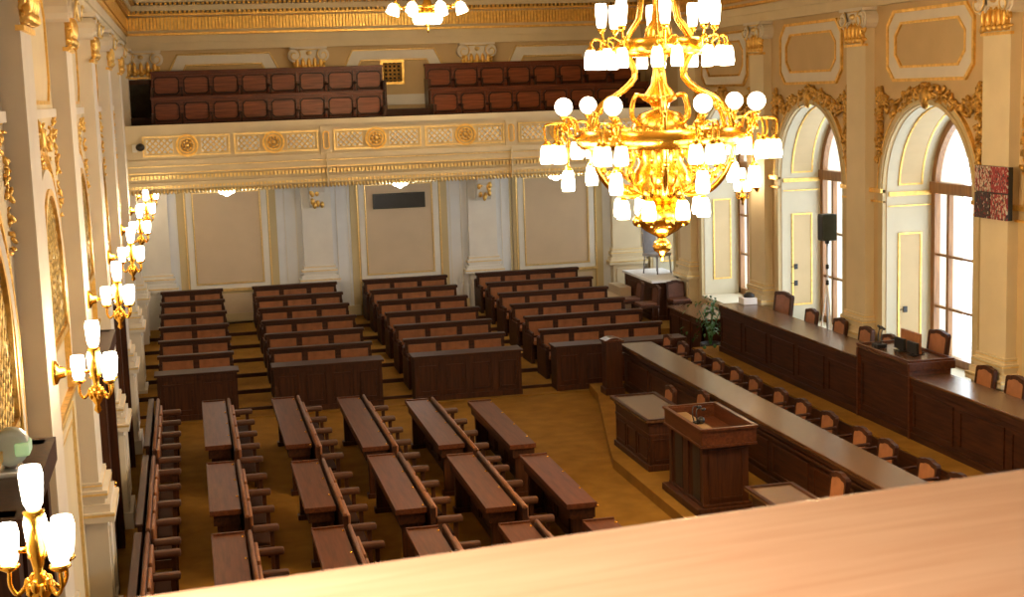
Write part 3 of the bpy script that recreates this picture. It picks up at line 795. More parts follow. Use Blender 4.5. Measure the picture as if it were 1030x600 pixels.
# small clerk desks on the podium
def clerk_desk(x0, x1, y0, y1, label):
    t = thing('clerk_desk', label, 'desk', ((x0+x1)/2, (y0+y1)/2, .15), group='small desks on the podium')
    w, l = (x1-x0)/2, (y1-y0)/2
    mb = MB(); mb.box(-w+.03, w-.34, -l+.03, l-.03, .0, .70); mb.box(-w, w-.30, -l, l, 0, .09, .01); mb.box(w-.34, w-.02, -l+.03, -l+.07, 0, .70); mb.box(-w+.02, w-.16, -l+.02, l-.02, .5, .54, .008); mb.box(-w+.01, w-.01, -l+.01, l-.01, .66, .72, .008)
    mb.build('cabinet', 'dwood_z', t)
    mb = MB()
    for k in range(3):
        a = -l+.06+(2*l-.12)*k/3; frame(mb, a+.04, a+(2*l-.12)/3-.04, .13, .46, .03, 0, .015, lambda u, v, d: Vector((-w+.03-d, u, v)))
    frame(mb, -w+.08, w-.24, .13, .46, .03, 0, .015, lambda u, v, d: Vector((u, -l+.03-d, v)))
    mb.build('panel_moulding', 'dwood_y', t)
    mb = MB(); mb.box(-w-.04, w+.02, -l-.04, l+.04, .72, .76, .01); mb.build('desk_top', 'top_pol', t)
    mb = MB(); frame(mb, -w-.04, w+.02, -l-.04, l+.04, .05, .0, .015, lambda u, v, d: Vector((u, v, .76+d))); mb.build('edge_lip', 'dwood_y', t)
clerk_desk(6.18, 6.86, 19.0, 20.7, 'small panelled desk on the podium behind the lectern')
clerk_desk(6.2, 6.75, 13.5, 15.3, 'small desk on the podium half hidden by the wooden rail')

# lectern
t = thing('lectern', 'tall dark wood lectern with a walled top and microphones', 'lectern', (6.50, 17.42, .18))
mb = MB(); mb.box(-.30, .30, -.64, .64, 0, .90, .005); mb.box(-.42, .36, -.70, .70, -.03, .07, .012); mb.box(-.33, .33, -.67, .67, .07, .11, .008)
for y in (-.60, -.05, .05, .60): mb.box(-.325, -.30, y-.05, y+.05, .1, .9)
mb.build('body', 'dwood_z', t)
mb = MB()
for y0, y1 in ((-.50, -.24), (.16, .44)): mb = MB(); mb.box(-.312, -.298, y0, y1, .12, .84); mb.build('dark_inset', 'black', t)
mb = MB(); frame(mb, -.24, .24, .16, .82, .03, 0, .012, lambda u, v, d: Vector((u, -.64-d, v))); mb.build('panel_moulding', 'dwood_z', t)
mb = MB(); frame(mb, -.36, .38, -.72, .72, .04, .90, 1.10, lambda u, v, d: Vector((u, v, d))); mb.box(-.33, .34, -.69, .69, .88, .93); mb.box(-.33, -.06, -.69, .69, .93, 1.02); mb.build('tray', 'red_y', t)
mb = MB(); frame(mb, -.385, .40, -.745, .745, .055, 1.09, 1.12, lambda u, v, d: Vector((u, v, d))); frame(mb, -.37, .39, -.73, .73, .05, .87, .90, lambda u, v, d: Vector((u, v, d))); mb.build('rim', 'red_y', t)
mb = MB(); mb.box(-.31, -.07, -.66, .66, 1.02, 1.03); mb.build('reading_surface', 'beige', t)
t2 = thing('microphone', 'pair of black gooseneck microphones on the lectern top', 'microphone', (6.32, 17.35, 1.212))
for y in (-.03, .12):
    mb = MB(); mb.tube(smooth_path([(0, y, 0), (-.02, y, .12), (.0, y+.02, .2), (.07, y+.03, .2)]), .008, 6); nk = mb.build('gooseneck', 'black', t2)
    mb = MB(); mb.blob((.085, y+.03, .19), (.035, .022, .022), None, 10, 6); mb.build('capsule', 'black', nk)
mb = MB(); mb.lathe([(.05, 0), (.045, .03), (.02, .035)], (0, .04, 0)); mb.blob((.05, -.02, .05), (.05, .06, .05), None, 10, 6); mb.build('base', 'black', t2)

# chairs -------------------------------------------------------------------
def chair(name, label, h, back_w=.46, sw=.5, group=None, arms=True, crest=True, pan='tanleather'):
    """faces -x, origin on the floor under the seat centre"""
    t = thing(name, label, 'chair', group=group)
    s = sw/2
    for x in (-s+.03, s-.03):
        for y in (-s+.03, s-.03):
            mb = MB(); mb.cyl((x, y, 0), (x, y, .42), .018, .026, 8); mb.build('leg', 'dwood_z', t)
    mb = MB(); mb.box(-s, s, -s, s, .38, .43, .01); mb.build('seat_frame', 'dwood_y', t)
    mb = MB(); mb.box(-s+.02, s-.03, -s+.02, s-.02, .43, .49, .025); mb.build('seat', pan, t)
    b = back_w/2; tilt = .06
    fb = lambda u, v, d: Vector((s-.03+tilt*(v-.45)/.5-d, u, v))
    top = [(-b, h-.06), (-b*.9, h-.03)]+([(-b*.5, h-.02), (-b*.25, h), (b*.25, h), (b*.5, h-.02)] if crest else [(0, h-.02)])+[(b*.9, h-.03), (b, h-.06)]
    outer = [(b, .43), (-b, .43)][::-1]; poly = [(-b, .43)]+top+[(b, .43)]
    mb = MB(); mb.prism(poly, -.03, .0, fb); n = len(poly)
    mb.ring(poly, [(u*.82, .50 if v < .5 else v-.055) for u, v in poly], 0, .03, fb); mb.build('backrest', 'dwood_z', t)
    mb = MB(); mb.prism([(u*.82, .50 if v < .5 else v-.055) for u, v in poly], 0, .022, fb); mb.build('back_cushion', pan, t)
    if arms:
        for sg in (-1, 1):
            mb = MB(); y = sg*(s+.02); mb.tube(smooth_path([(s-.02, y, .68), (0, y, .67), (-s+.06, y, .65), (-s+.03, y, .62)]), .022, 6); mb.cyl((-s+.08, y, .40), (-s+.07, y, .64), .018); mb.build('armrest', 'dwood_y', t)
    return t
# ministers' table and chairs
t = thing('long_table', 'long dark ministers table with a polished top running along the podium', 'table', (7.5, 24.6, .15))
L = 13.5
mb = MB(); mb.box(.0, .60, -L, 0, .79, .85, .012); mb.build('tabletop', 'top_pol', t)
mb = MB(); mb.box(.06, .11, -L+.05, -.05, 0, .79); mb.box(.03, .06, -L+.05, -.05, .0, .12); mb.box(.02, .06, -L+.05, -.05, .66, .70, .006); mb.box(.01, .06, -L+.05, -.05, .74, .79, .006)
mb.build('front_panel', 'dwood_y', t)
mb = MB()
for k in range(10): frame(mb, -L+.2+k*1.31+.08, -L+.2+(k+1)*1.31-.08, .17, .6, .035, 0, .018, lambda u, v, d: Vector((.06-d, u, v)))
mb.build('panel_moulding', 'dwood_z', t)
for k in range(5):
    mb = MB(); y = -.2-k*(L-.4)/4; mb.box(.11, .56, y-.03, y+.03, 0, .79); mb.build('support', 'dwood_z', t)
t = thing('newel_post', 'square dark wooden post at the far end of the ministers table', 'post', (7.27, 24.35, .15))
mb = MB(); mb.box(-.15, .15, -.15, .15, 0, .95, .01); mb.box(-.18, .18, -.18, .18, 0, .12, .01); mb.build('shaft', 'dwood_z', t)
mb = MB(); mb.box(-.18, .18, -.18, .18, .95, .99, .01); mb.prism([(-.16, .99), (.16, .99), (.05, 1.03), (-.05, 1.03)], -.16, .16, lambda u, v, d: Vector((u, d, v))); mb.build('cap', 'red_y', t)
c0 = chair('minister_chair', 'x', .85, group='chairs behind the ministers table'); c0['label'] = ''
ys = [25.3-.2-k*.865 for k in range(13)]
ys = [25.40, 24.6, 23.73, 22.83, 22.0, 21.2, 20.2, 19.38, 18.5, 17.5, 16.77, 15.72, 15.0]
for k, y in enumerate(ys):
    lab = 'tan leather chair behind the ministers table, %s from its far end' % ORD[k]
    loc = (8.36, y-.25, .15)
    if k == 0: c0.location = loc; c0['label'] = lab
    else: dup(c0, loc, 0, lab)
c = chair('clerk_chair', 'tan leather chair behind the small desk beside the lectern', .90, .42, .46, 'chairs at the small podium desks', False); c.location = (6.80, 20.5, .15)
dup(c, (7.02, 15.1, .15), 0, 'tan leather chair behind the small desk near the wooden rail', 'chairs at the small podium desks')
dup(c, (7.14, 20.0, .15), 0, 'dark chair partly hidden between lectern and the small podium desk', 'chairs at the small podium desks')

# tribune
t = thing('tribune_desk', 'long dark tribune desk along the windows with a raised middle', 'desk', (9.88, 0, .5))
def trib(y0, y1, ztop, x1, nm):
    mb = MB(); mb.box(0, .06, y0, y1, 0, ztop-.04); mb.box(-.03, 0, y0, y1, 0, .1); mb.box(-.025, 0, y0, y1, ztop-.14, ztop-.04, .008)
    k = max(1, round((y1-y0)/1.15))
    for j in range(k): frame(mb, y0+(y1-y0)*j/k+.08, y0+(y1-y0)*(j+1)/k-.08, .16, ztop-.22, .04, 0, .02, lambda u, v, d: Vector((-d, u, v)))
    o = mb.build('front_panel', 'dwood_y', t)
    mb = MB(); mb.box(-.05, x1, y0, y1, ztop-.04, ztop, .01); mb.build(nm, 'top_pol', t)
trib(19.85, 25.75, .92, .62, 'desk_top'); trib(10.8, 18.25, .92, .55, 'desk_top'); 
trib(18.25, 19.85, 1.10, .66, 'raised_top')
mb = MB(); mb.box(-.05, .60, 18.22, 18.27, 0, 1.06); mb.box(-.07, .66, 18.20, 18.25, .98, 1.10, .01); mb.box(-.05, .6, 19.83, 19.88, 0, 1.06); frame(mb, -.06, .66, 18.23, 19.87, .04, 1.10, 1.13, lambda u, v, d: Vector((u, v, d))); mb.build('raised_side', 'red_y', t)
mb = MB(); mb.box(0, .6, 25.70, 25.75, 0, .88); mb.build('end_panel', 'dwood_z', t)
c0 = chair('tribune_chair', 'x', 1.12, .46, .5, 'chairs behind the tribune desk')
tc = [(23.4, 'tan leather chair behind the tribune, second from the far end'), (22.25, 'tan leather chair behind the tribune, third from the far end'), (21.3, 'tan leather chair behind the tribune, fourth from the far end'),
      (20.5, 'tan leather chair behind the tribune just left of the raised desk'), (17.7, 'tan leather chair at the tribune just right of the raised desk'), (16.95, 'tan leather chair at the tribune closest to the right picture edge')]
for k, (y, lab) in enumerate(tc):
    loc = (10.38, y-.1, .5)
    if k == 0: c0.location = loc; c0['label'] = lab
    else: dup(c0, loc, 0, lab)
c = chair('president_chair', 'tall wide leather chair with a broad arched back at the tribune far end', 1.24, .78, .6, None, True, pan='leather'); c.location = (10.38, 24.65, .5)
c = chair('speaker_chair', 'high-backed tan chair behind the raised middle of the tribune', 1.40, .56, .56, None, True); c.location = (10.38, 19.0, .5)
# things on the raised desk
t = thing('document_stand', 'orange wooden document stand on the raised tribune desk', 'stand', (10.30, 19.05, 1.605))
mb = MB(); mb.box(-.02, .02, -.28, .28, .0, .30, .006); mb.build('board', 'tanleather', t)
mb = MB(); mb.box(-.08, .08, -.26, .26, 0, .02); mb.build('foot', 'dwood_y', t)
for k, (y, w) in enumerate(((19.22, 'left'), (18.84, 'right'))):
    t = thing('desk_monitor', 'small black monitor on the raised tribune desk, the %s' % ('one nearer the windows corner' if k == 0 else 'one nearer the right picture edge'), 'monitor', (10.16, y-.1, 1.605), group='monitors on the tribune')
    mb = MB(); mb.box(-.02, .02, -.15, .15, .03, .20, .008); mb.build('screen', 'black', t)
    mb = MB(); mb.box(-.06, .06, -.08, .08, 0, .012); mb.box(-.01, .02, -.02, .02, 0, .06); mb.build('stand', 'black', t)
t = thing('tribune_microphone', 'black double gooseneck microphone on the raised tribune desk', 'microphone', (10.02, 19.5, 1.605))
mb = MB(); mb.lathe([(.09, 0), (.085, .04), (.05, .06)]); mb.box(-.08, .08, -.1, .1, 0, .06, .01); mb.build('base', 'black', t)
for y in (-.05, .05):
    mb = MB(); mb.tube(smooth_path([(0, y, .05), (.01, y, .2), (.03, y, .28)]), .008, 6); g = mb.build('gooseneck', 'black', t)
    mb = MB(); mb.cyl((.03, y-.05, .29), (.03, y+.05, .31), .02); mb.build('capsule', 'black', g)
t = thing('document_box', 'white box with a black lid lying at the far end of the tribune', 'box', (10.35, 25.5, 1.422))
mb = MB(); mb.box(-.14, .14, -.13, .13, 0, .13, .01); mb.build('case', 'paper', t)
mb = MB(); mb.lathe([(.11, 0), (.10, .05), (.05, .09), (.0, .1)], (.03, 0, .13), 12); mb.build('lid', 'black', t)

# stenographers' table with the plant, at the far end of the tribune
t = thing('side_table', 'dark table with an open back between the tribune and the white podium', 'table', (10.02, 28.1, .0))
mb = MB(); mb.box(-.04, .8, -1.05, 1.1, .86, .90, .01); mb.build('tabletop', 'top_pol', t)
mb = MB(); mb.box(0, .05, -1.0, 1.05, 0, .86); mb.box(0, .75, -1.0, -.95, 0, .86); mb.box(0, .75, 1.0, 1.05, 0, .86)
for k in range(3): frame(mb, -.95+.66*k, -.35+.66*k, .1, .75, .04, 0, .02, lambda u, v, d: Vector((-d, u, v)))
mb.build('panel', 'dwood_z', t)
t = thing('potted_plant', 'green leafy plant spilling over between side table and tribune', 'plant', (10.02, 26.66, .0))
mb = MB(); mb.lathe([(.13, 0), (.2, .35), (.21, .5), (.19, .5), (.17, .42)], n=16); mb.build('pot', 'black', t)
mb = MB()
for k in range(7):
    a = 2*PI*k/7; mb.tube(smooth_path([(0, 0, .4), (.08*math.cos(a), .08*math.sin(a), .8), (.22*math.cos(a), .22*math.sin(a), 1.15)]), .01, 5)
mb.build('stem', 'green', t)
mb = MB()
for k in range(150):
    a = rng.uniform(0, 2*PI); r = abs(rng.gauss(0, .24)); z = rng.uniform(.7, 1.5)-r*.5
    R = Matrix.Rotation(a, 3, 'Z') @ Matrix.Rotation(rng.uniform(-.2, 1.0), 3, 'Y')
    c = Vector((r*math.cos(a), r*math.sin(a)*1.3, z))
    Lf = rng.uniform(.07, .15); w = Lf*.32
    vs = [mb.bm.verts.new(c+R @ Vector(p)) for p in ((0, 0, 0), (Lf*.45, w, .012), (Lf, 0, -.02), (Lf*.45, -w, .012), (Lf*.5, 0, -.004))]
    for q in ((0, 1, 4), (1, 2, 4), (2, 3, 4), (3, 0, 4)): mb.bm.faces.new([vs[i] for i in q])
mb.build('leaves', 'green', t)
c = chair('side_chair', 'dark chair with red-brown leather at the near end of the side table', .86, .42, .46, 'chairs around the side table', False, pan='darkleather'); c.location = (9.65, 29.6, .45)
dup(c, (9.55, 30.45, .45), 0, 'red-brown leather chair in front of the white podium', 'chairs around the side table')
dup(c, (10.5, 29.88, .45), PI*.5, 'dark carved chair standing against the window pier pedestal', 'chairs around the side table')
c = chair('usher_chair', 'small dark chair behind the side table', 1.02, .4, .44, None, False, pan='darkleather'); c.location = (10.62, 27.75, 0)

# white topped platform with a chair, and its steps
t = thing('platform', 'dark panelled platform with a white top in the far corner', 'platform', (10.02, 31.0, .4))
mb = MB(); mb.box(0, .62, -.75, -.1, 0, .86); mb.box(0, .92, -.1, 1.35, 0, .86); mb.box(-.02, .64, -.77, 1.37, 0, .1)
for k in range(2): frame(mb, -.7+k*1.0, .2+k*1.0, .15, .75, .04, 0, .02, lambda u, v, d: Vector((-d, u, v)))
mb.build('body', 'dwood_z', t)
mb = MB(); mb.prism([(-.04, -.8), (.64, -.8), (.64, -.12), (.95, -.12), (.95, 1.4), (-.04, 1.4)], .86, .91, lambda u, v, d: Vector((u, v, d))); mb.build('top', 'paper', t)
t = thing('corner_chair', 'grey upholstered chair on the white platform by the corner window', 'chair', (10.55, 31.5, 1.312), rz=.5)
for x in (-.2, .2):
    for y in (-.2, .2):
        mb = MB(); mb.tube([(x*1.15, y*1.1, 0), (x, y, .42)], .018, 6); mb.build('leg', 'greytex', t)
mb = MB(); mb.box(-.24, .24, -.24, .24, .40, .47, .02); mb.build('seat', 'greytex', t)
mb = MB(); mb.prism([(-.2, .45), (-.22, 1.2), (-.12, 1.3), (.12, 1.3), (.22, 1.2), (.2, .45)], 0, .05, lambda u, v, d: Vector((u, .2+d+.06*(v-.45), v))); mb.build('backrest', 'greytex', t)
t = thing('step_block', 'pale wooden steps leading up to the white platform', 'steps', (9.69, 31.7, .4))
mb = MB(); mb.box(0, .28, .0, .9, 0, .6, .01); mb.build('tread', 'panel', t)
mb = MB(); mb.box(-.28, 0, .0, .9, 0, .4, .01); mb.build('tread', 'panel', t)
mb = MB(); mb.box(-.56, -.28, .0, .9, 0, .2, .01); mb.build('tread', 'panel', t)
mb = MB(); mb.box(9.0, XR, 29.2, YB, 0, .4); struct(mb.build('trim_7', 'carpet'), 'raised floor in the far right corner', 'floor')

for k, (yj, x, z, w_) in enumerate(((25.41, 11.30, 2.10, 'upper of two on the pale window reveal behind the tribune'), (25.41, 11.30, 1.78, 'lower of two on the pale window reveal behind the tribune'), (21.21, 11.35, 1.86, 'on the window reveal behind the raised desk'))):
    t = thing('wall_switch', 'small black switch, '+w_, 'switch', (x, yj, z), group='switches on the window reveals')
    mb = MB(); mb.box(-.035, .035, -.03, 0, -.05, .05, .006); mb.build('plate', 'black', t)
    mb = MB(); mb.cyl((-.03, -.02, 0), (-.10, -.02, 0), .008); mb.build('lever', 'black', t)
# loudspeaker on a tripod in front of the second window
t = thing('speaker_stand', 'slim tripod stand with spread legs in front of a tall window', 'stand', (10.80, 22.95, .5))
mb = MB(); mb.cyl((0, 0, .25), (0, 0, 2.3), .016); mb.build('pole', 'metal', t)
for p in ((-.04, .40), (-.04, -.40), (.10, .05)):
    mb = MB(); mb.cyl((0, 0, 1.62), (p[0], p[1], .01), .014); mb.build('leg', 'paper', t)
for z in (1.62, 1.9): mb = MB(); mb.lathe([(.03, -.04), (.03, .04)], (0, 0, z)); mb.build('collar', 'black', t)
t = thing('loudspeaker', 'grey-green box loudspeaker on the tripod by the window', 'speaker', (10.80, 22.95, 2.86))
mb = MB(); mb.box(-.13, .13, -.11, .11, 0, .46, .015); mb.build('case', 'speaker', t)
mb = MB(); mb.box(-.138, -.128, -.09, .09, .03, .43); mb.build('front_grille', 'black', t)
mb = MB(); mb.cyl((0, 0, -.055), (0, 0, 0), .04); mb.build('pole_mount', 'black', t)

# painting on the pier
t = thing('painting', 'dark red abstract collage in four fields hung on the window pier', 'painting', (XR-.16, 17.7, 3.65))
mb = MB(); mb.box(-.07, 0, -.40, .40, 0, .72); mb.build('stretcher', 'black', t)
for k, (y0, y1, z0, z1) in enumerate(((.01, .40, .37, .72), (-.40, -.01, .37, .72), (.01, .40, 0, .35), (-.40, -.01, 0, .35))):
    mb = MB(); mb.box(-.095, -.07, y0, y1, z0, z1); mb.build('painted_field', 'collage_%d' % (k+1), t)

# ------------------------------------------------------------------ sconces
def tulip(mb, c, r, h, down=False, n=10):
    prof = [(r*.55, 0), (r*.8, h*.15), (r*.95, h*.55), (r*1.0, h*.8), (r*.86, h), (r*.3, h*1.01)]
    if down: prof = [(a, -z) for a, z in prof]
    mb.lathe(prof, c, n)
def sconce(label, group):
    """arm comes out along +x from the wall plate at the origin"""
    t = thing('wall_sconce', label, 'sconce', group=group)
    mb = MB(); mb.lathe([(.10, 0), (.09, .03), (.05, .05), (.04, .09), (.022, .1)], (0, 0, 0), 14, Matrix.Rotation(PI/2, 3, 'Y')); mb.build('wall_plate', 'brass', t)
    mb = MB(); mb.cyl((.06, 0, 0), (.32, 0, -.01), .014); mb.build('arm', 'brass', t)
    mb = MB(); mb.lathe([(.005, -.34), (.03, -.31), (.018, -.27), (.05, -.22), (.055, -.17), (.02, -.12), (.035, -.04), (.05, .0), (.035, .06), (.018, .1), (.04, .14), (.05, .17), (.02, .18)], (.31, 0, 0), 14)
    for k in range(10): a = k*.628; mb.blob((.31+.05*math.cos(a), .05*math.sin(a), -.19+.02*(k % 2)), (.02, .02, .035))
    mb.build('body', 'brass', t)
    mb = MB(); tulip(mb, (.31, 0, .18), .055, .20); mb.build('lamp_shade', 'sconceshade', t)
    for a in (PI, 1.66, .42, -.6):
        ca, sa = math.cos(a), math.sin(a); R = .125
        mb = MB(); mb.tube(smooth_path([(.31+.02*ca, .02*sa, -.12), (.31+.09*ca, .09*sa, -.21), (.31+R*ca, R*sa, -.17), (.31+R*ca, R*sa, -.10)]), .011, 6)
        mb.lathe([(.02, 0), (.05, .02), (.045, .035)], (.31+R*ca, R*sa, -.10), 10); br = mb.build('branch', 'brass', t)
        mb = MB(); tulip(mb, (.31+R*ca, R*sa, -.07), .055, .19); mb.build('lamp_shade', 'sconceshade', br)
    light('sconce_light', 'POINT', (.31, 0, .12), 45, (1, .72, .40), .10, t)
    return t
s0 = sconce('gilded five-lamp wall sconce on the left wall, nearest the wooden rail', 'sconces on the left wall'); s0.location = (XL+.17, 6.62, 3.62)
def dup_light(s, loc, rz, label, group):
    return dup(s, loc, rz, label, group)
for k, y in enumerate(PY[2:]):
    dup(s0, (XL+.17, y, 3.6), 0, 'gilded five-lamp wall sconce on the left wall, %s from the wooden rail' % ORD[k+1], 'sconces on the left wall')
for k, y in enumerate((26.15,)):
    dup(s0, (XR-.16, y, 3.6), PI, 'gilded five-lamp sconce on the window wall beside the chandelier', 'sconces on the window wall')

# ------------------------------------------------------------------ chandeliers
def chandelier_main():
    t = thing('chandelier', 'huge gilded three-tier chandelier with frosted glass lamps over the floor', 'chandelier', (4.95, 14.6, 0))
    Z = lambda y: 6.49-.0105*y
    mb = MB()
    mb.lathe([(.03, 8.98), (.03, 7.0), (.06, 6.95), (.10, 6.7), (.05, 6.5), (.07, 6.3), (.14, 6.2), (.16, 6.05), (.10, 5.95), (.06, 5.8), (.09, 5.62), (.17, 5.52), (.19, 5.47), (.10, 5.42), (.08, 5.36), (.22, 5.32), (.30, 5.18), (.34, 5.05), (.28, 4.98), (.24, 4.8), (.30, 4.7), (.34, 4.55), (.24, 4.42), (.16, 4.38)], n=20)
    mb.build('stem', 'brass', t)
    mb = MB(); mb.lathe([(.16, 4.40), (.29, 4.22), (.27, 4.15), (.18, 4.07), (.09, 4.02), (.05, 4.0), (.045, 3.98), (.085, 3.95), (.105, 3.90), (.085, 3.85), (.04, 3.82), (.03, 3.79), (.008, 3.74)], n=20)
    for k in range(8):
        a = k*PI/4; mb.blob((.27*math.cos(a), .27*math.sin(a), 4.18), (.06, .06, .06))
    mb.build('bottom_bowl', 'brass', t)
    # ring bands
    def band(R, z0, z1, w=.035):
        mb.lathe([(R-w, z0), (R+w, z0), (R+w*1.6, (z0+z1)/2), (R+w, z1), (R-w, z1), (R-w, z0)], n=40, caps=False)
    mb = MB(); band(.85, 4.97, 5.16); band(.70, 5.0, 5.06)
    for k in range(40):
        a = 2*PI*k/40; mb.blob((.88*math.cos(a), .88*math.sin(a), 5.055), (.03, .03, .04), None, 6, 4)
        mb.blob((.86*math.cos(a), .86*math.sin(a), 5.15), (.025, .025, .04), None, 6, 4)
    mb.build('main_ring', 'brass', t)
    mb = MB(); band(.43, 5.92, 6.10)
    for k in range(24): a = 2*PI*k/24; mb.blob((.45*math.cos(a), .45*math.sin(a), 6.01), (.03, .03, .045), None, 6, 4)
    mb.build('upper_ring', 'brass', t)
    for k in range(6):                        # ribs
        a = k*PI/3+.26; ca, sa = math.cos(a), math.sin(a); P = lambda r, z: (r*ca, r*sa, z)
        mb = MB(); mb.tube(smooth_path([P(.10, 6.9), P(.2, 6.55), P(.24, 6.3), P(.42, 6.05), P(.33, 5.85), P(.30, 5.70), P(.46, 5.56), P(.68, 5.45), P(.80, 5.3), P(.85, 5.1)]), .028, 7)
        for q in range(4): mb.blob(P(.62+.06*q, 5.47-.05*q), (.035, .035, .045))
        mb.build('upper_rib', 'brass', t)
        mb = MB(); mb.tube(smooth_path([P(.85, 5.0), P(.82, 4.85), P(.74, 4.68), P(.58, 4.52), P(.36, 4.46), P(.26, 4.5)]), .030, 7)
        for q in range(5): mb.blob(P(.82-.1*q, 4.82-.075*q), (.04, .04, .04))
        mb.build('lower_rib', 'brass', t)
        mb = MB(); mb.tube(smooth_path([P(.20, 5.15), P(.34, 5.3), P(.30, 5.5), P(.2, 5.5)]), .022, 6); mb.tube(smooth_path([P(.22, 4.85), P(.42, 4.92), P(.5, 4.75), P(.38, 4.62), P(.33, 4.7)]), .020, 6); mb.build('scroll', 'brass', t)
    for k in range(12):                       # openwork of the inner basket
        a = k*PI/6; ca, sa = math.cos(a), math.sin(a); P = lambda r, z: (r*ca, r*sa, z)
        mb = MB(); mb.tube(smooth_path([P(.33, 5.15), P(.44, 5.02), P(.42, 4.85), P(.50, 4.72), P(.40, 4.55), P(.30, 4.48)]), .016, 6)
        for q in range(3): mb.blob(P(.46, 4.98-.13*q), (.03, .03, .045), None, 6, 4)
        mb.build('basket_scroll', 'brass', t)
    # main clusters
    for k in range(7):
        a = math.radians(173-51.43*k); ca, sa = math.cos(a), math.sin(a)
        P = lambda r, z, o=0: (r*ca-o*sa, r*sa+o*ca, z)
        mb = MB()
        mb.tube(smooth_path([P(.86, 5.05), P(.96, 5.12), P(1.02, 5.2), P(1.03, 5.3)]), .018, 6)
        mb.lathe([(.02, 0), (.05, .03), (.03, .05)], P(1.03, 5.28), 10)
        for o, r in ((.12, 1.10), (-.12, 1.10), (0, 1.22)):
            mb.tube(smooth_path([P(.98, 5.1), P(1.0, 5.22, o*.4), P(r, 5.24, o), P(r+.02, 5.12, o), P(r, 5.04, o)]), .012, 6)
            mb.lathe([(.02, .05), (.055, .0)], P(r, 5.02, o), 10)
        mb.tube([P(.98, 5.08), P(1.0, 4.9), P(1.0, 4.78)], .014, 6); mb.lathe([(.02, .05), (.05, .0)], P(1.0, 4.75), 10)
        for q in range(9): mb.blob(P(1.0+rng.uniform(-.06, .06), 5.06+.025*q, rng.uniform(-.05, .05)), (.022, .022, .035), None, 6, 4)
        mb.tube(smooth_path([P(.87, 5.12), P(.90, 5.26), P(.97, 5.30), P(.98, 5.22), P(.93, 5.2)]), .016, 6)
        arm = mb.build('lamp_arm', 'brass', t)
        mb = MB(); mb.blob(P(1.03, 5.42), (.095, .095, .095), None, 16, 10); mb.build('globe_lamp', 'shade', arm)
        for o, r in ((.12, 1.10), (-.12, 1.10), (0, 1.22)):
            mb = MB(); tulip(mb, P(r, 5.03, o), .078, .20, True); mb.build('lamp_shade', 'shade', arm)
        mb = MB(); tulip(mb, P(1.0, 4.76), .075, .23, True); mb.build('lamp_shade', 'shade', arm)
    # top tier
    for k in range(8):
        a = math.radians(168-45*k); ca, sa = math.cos(a), math.sin(a)
        P = lambda r, z, o=0: (r*ca-o*sa, r*sa+o*ca, z)
        mb = MB(); mb.tube(smooth_path([P(.42, 6.02), P(.55, 5.98), P(.58, 6.08), P(.60, 6.18)]), .016, 6); mb.lathe([(.02, 0), (.05, .04), (.04, .06)], P(.60, 6.17), 10)
        for o in (.1, -.1):
            mb.tube(smooth_path([P(.5, 6.0), P(.62, 6.1, o*.6), P(.70, 6.1, o), P(.72, 6.02, o)]), .011, 6); mb.lathe([(.02, .04), (.05, .0)], P(.72, 6.0, o), 10)
        arm = mb.build('lamp_arm', 'brass', t)
        mb = MB(); tulip(mb, P(.60, 6.22), .065, .26); mb.build('lamp_shade', 'shade', arm)
        for o in (.1, -.1): mb = MB(); tulip(mb, P(.72, 6.0, o), .068, .20, True); mb.build('lamp_shade', 'shade', arm)
    # bottom ring
    for k in range(8):
        a = math.radians(10+45*k); ca, sa = math.cos(a), math.sin(a); P = lambda r, z: (r*ca, r*sa, z)
        mb = MB(); mb.tube(smooth_path([P(.25, 4.5), P(.38, 4.55), P(.46, 4.5), P(.46, 4.43)]), .014, 6); mb.lathe([(.02, .04), (.05, .0)], P(.46, 4.41), 10); arm = mb.build('lamp_arm', 'brass', t)
        mb = MB(); tulip(mb, P(.46, 4.42), .08, .20, True); mb.build('lamp_shade', 'shade', arm)
    for k in range(6):
        a = k*PI/3; light('chandelier_light', 'POINT', (1.36*math.cos(a), 1.36*math.sin(a), 4.72), 95, (1, .70, .36), .15, t)
        
    light('chandelier_light', 'POINT', (0, 0, 3.55), 60, (1, .70, .36), .15, t)
    light('chandelier_light', 'POINT', (.0, -.9, 6.0), 60, (1, .70, .36), .15, t); light('chandelier_light', 'POINT', (.0, .9, 6.0), 60, (1, .70, .36), .15, t)
    return t
chandelier_main()
t = thing('small_chandelier', 'smaller gilded chandelier hanging before the far gallery cornice', 'chandelier', (4.95, 29.0, 0))
mb = MB(); mb.lathe([(.02, 8.98), (.02, 8.0), (.08, 7.9), (.12, 7.7), (.05, 7.55), (.10, 7.4), (.16, 7.3), (.20, 7.25), (.22, 7.2)], n=16); mb.lathe([(.05, 7.02), (.06, 6.98), (.025, 6.95), (.035, 6.9), (.008, 6.82)], n=12); mb.build('stem', 'brass', t)
mb = MB(); mb.lathe([(.10, 7.02), (.26, 7.0), (.30, 7.06), (.30, 7.16), (.26, 7.19), (.1, 7.19)], n=24); mb.build('bowl_shade', 'shade', t)
mb = MB(); mb.lathe([(.50, 7.30), (.53, 7.30), (.53, 7.36), (.50, 7.36), (.50, 7.30)], n=30, caps=False); mb.build('ring', 'brass', t)
for k in range(8):
    a = k*PI/4+.2; ca, sa = math.cos(a), math.sin(a); P = lambda r, z: (r*ca, r*sa, z)
    mb = MB(); mb.tube(smooth_path([P(.1, 7.35), P(.35, 7.28), P(.6, 7.36), P(.68, 7.48), P(.68, 7.4)]), .018, 6); arm = mb.build('lamp_arm', 'brass', t)
    R = Matrix.Rotation(a, 3, 'Z') @ Matrix.Rotation(-.35, 3, 'Y')
    mb = MB(); mb.lathe([(.05, .0), (.10, -.06), (.125, -.2), (.05, -.205)], P(.70, 7.40), 10, R); mb.build('lamp_shade', 'shade', arm)
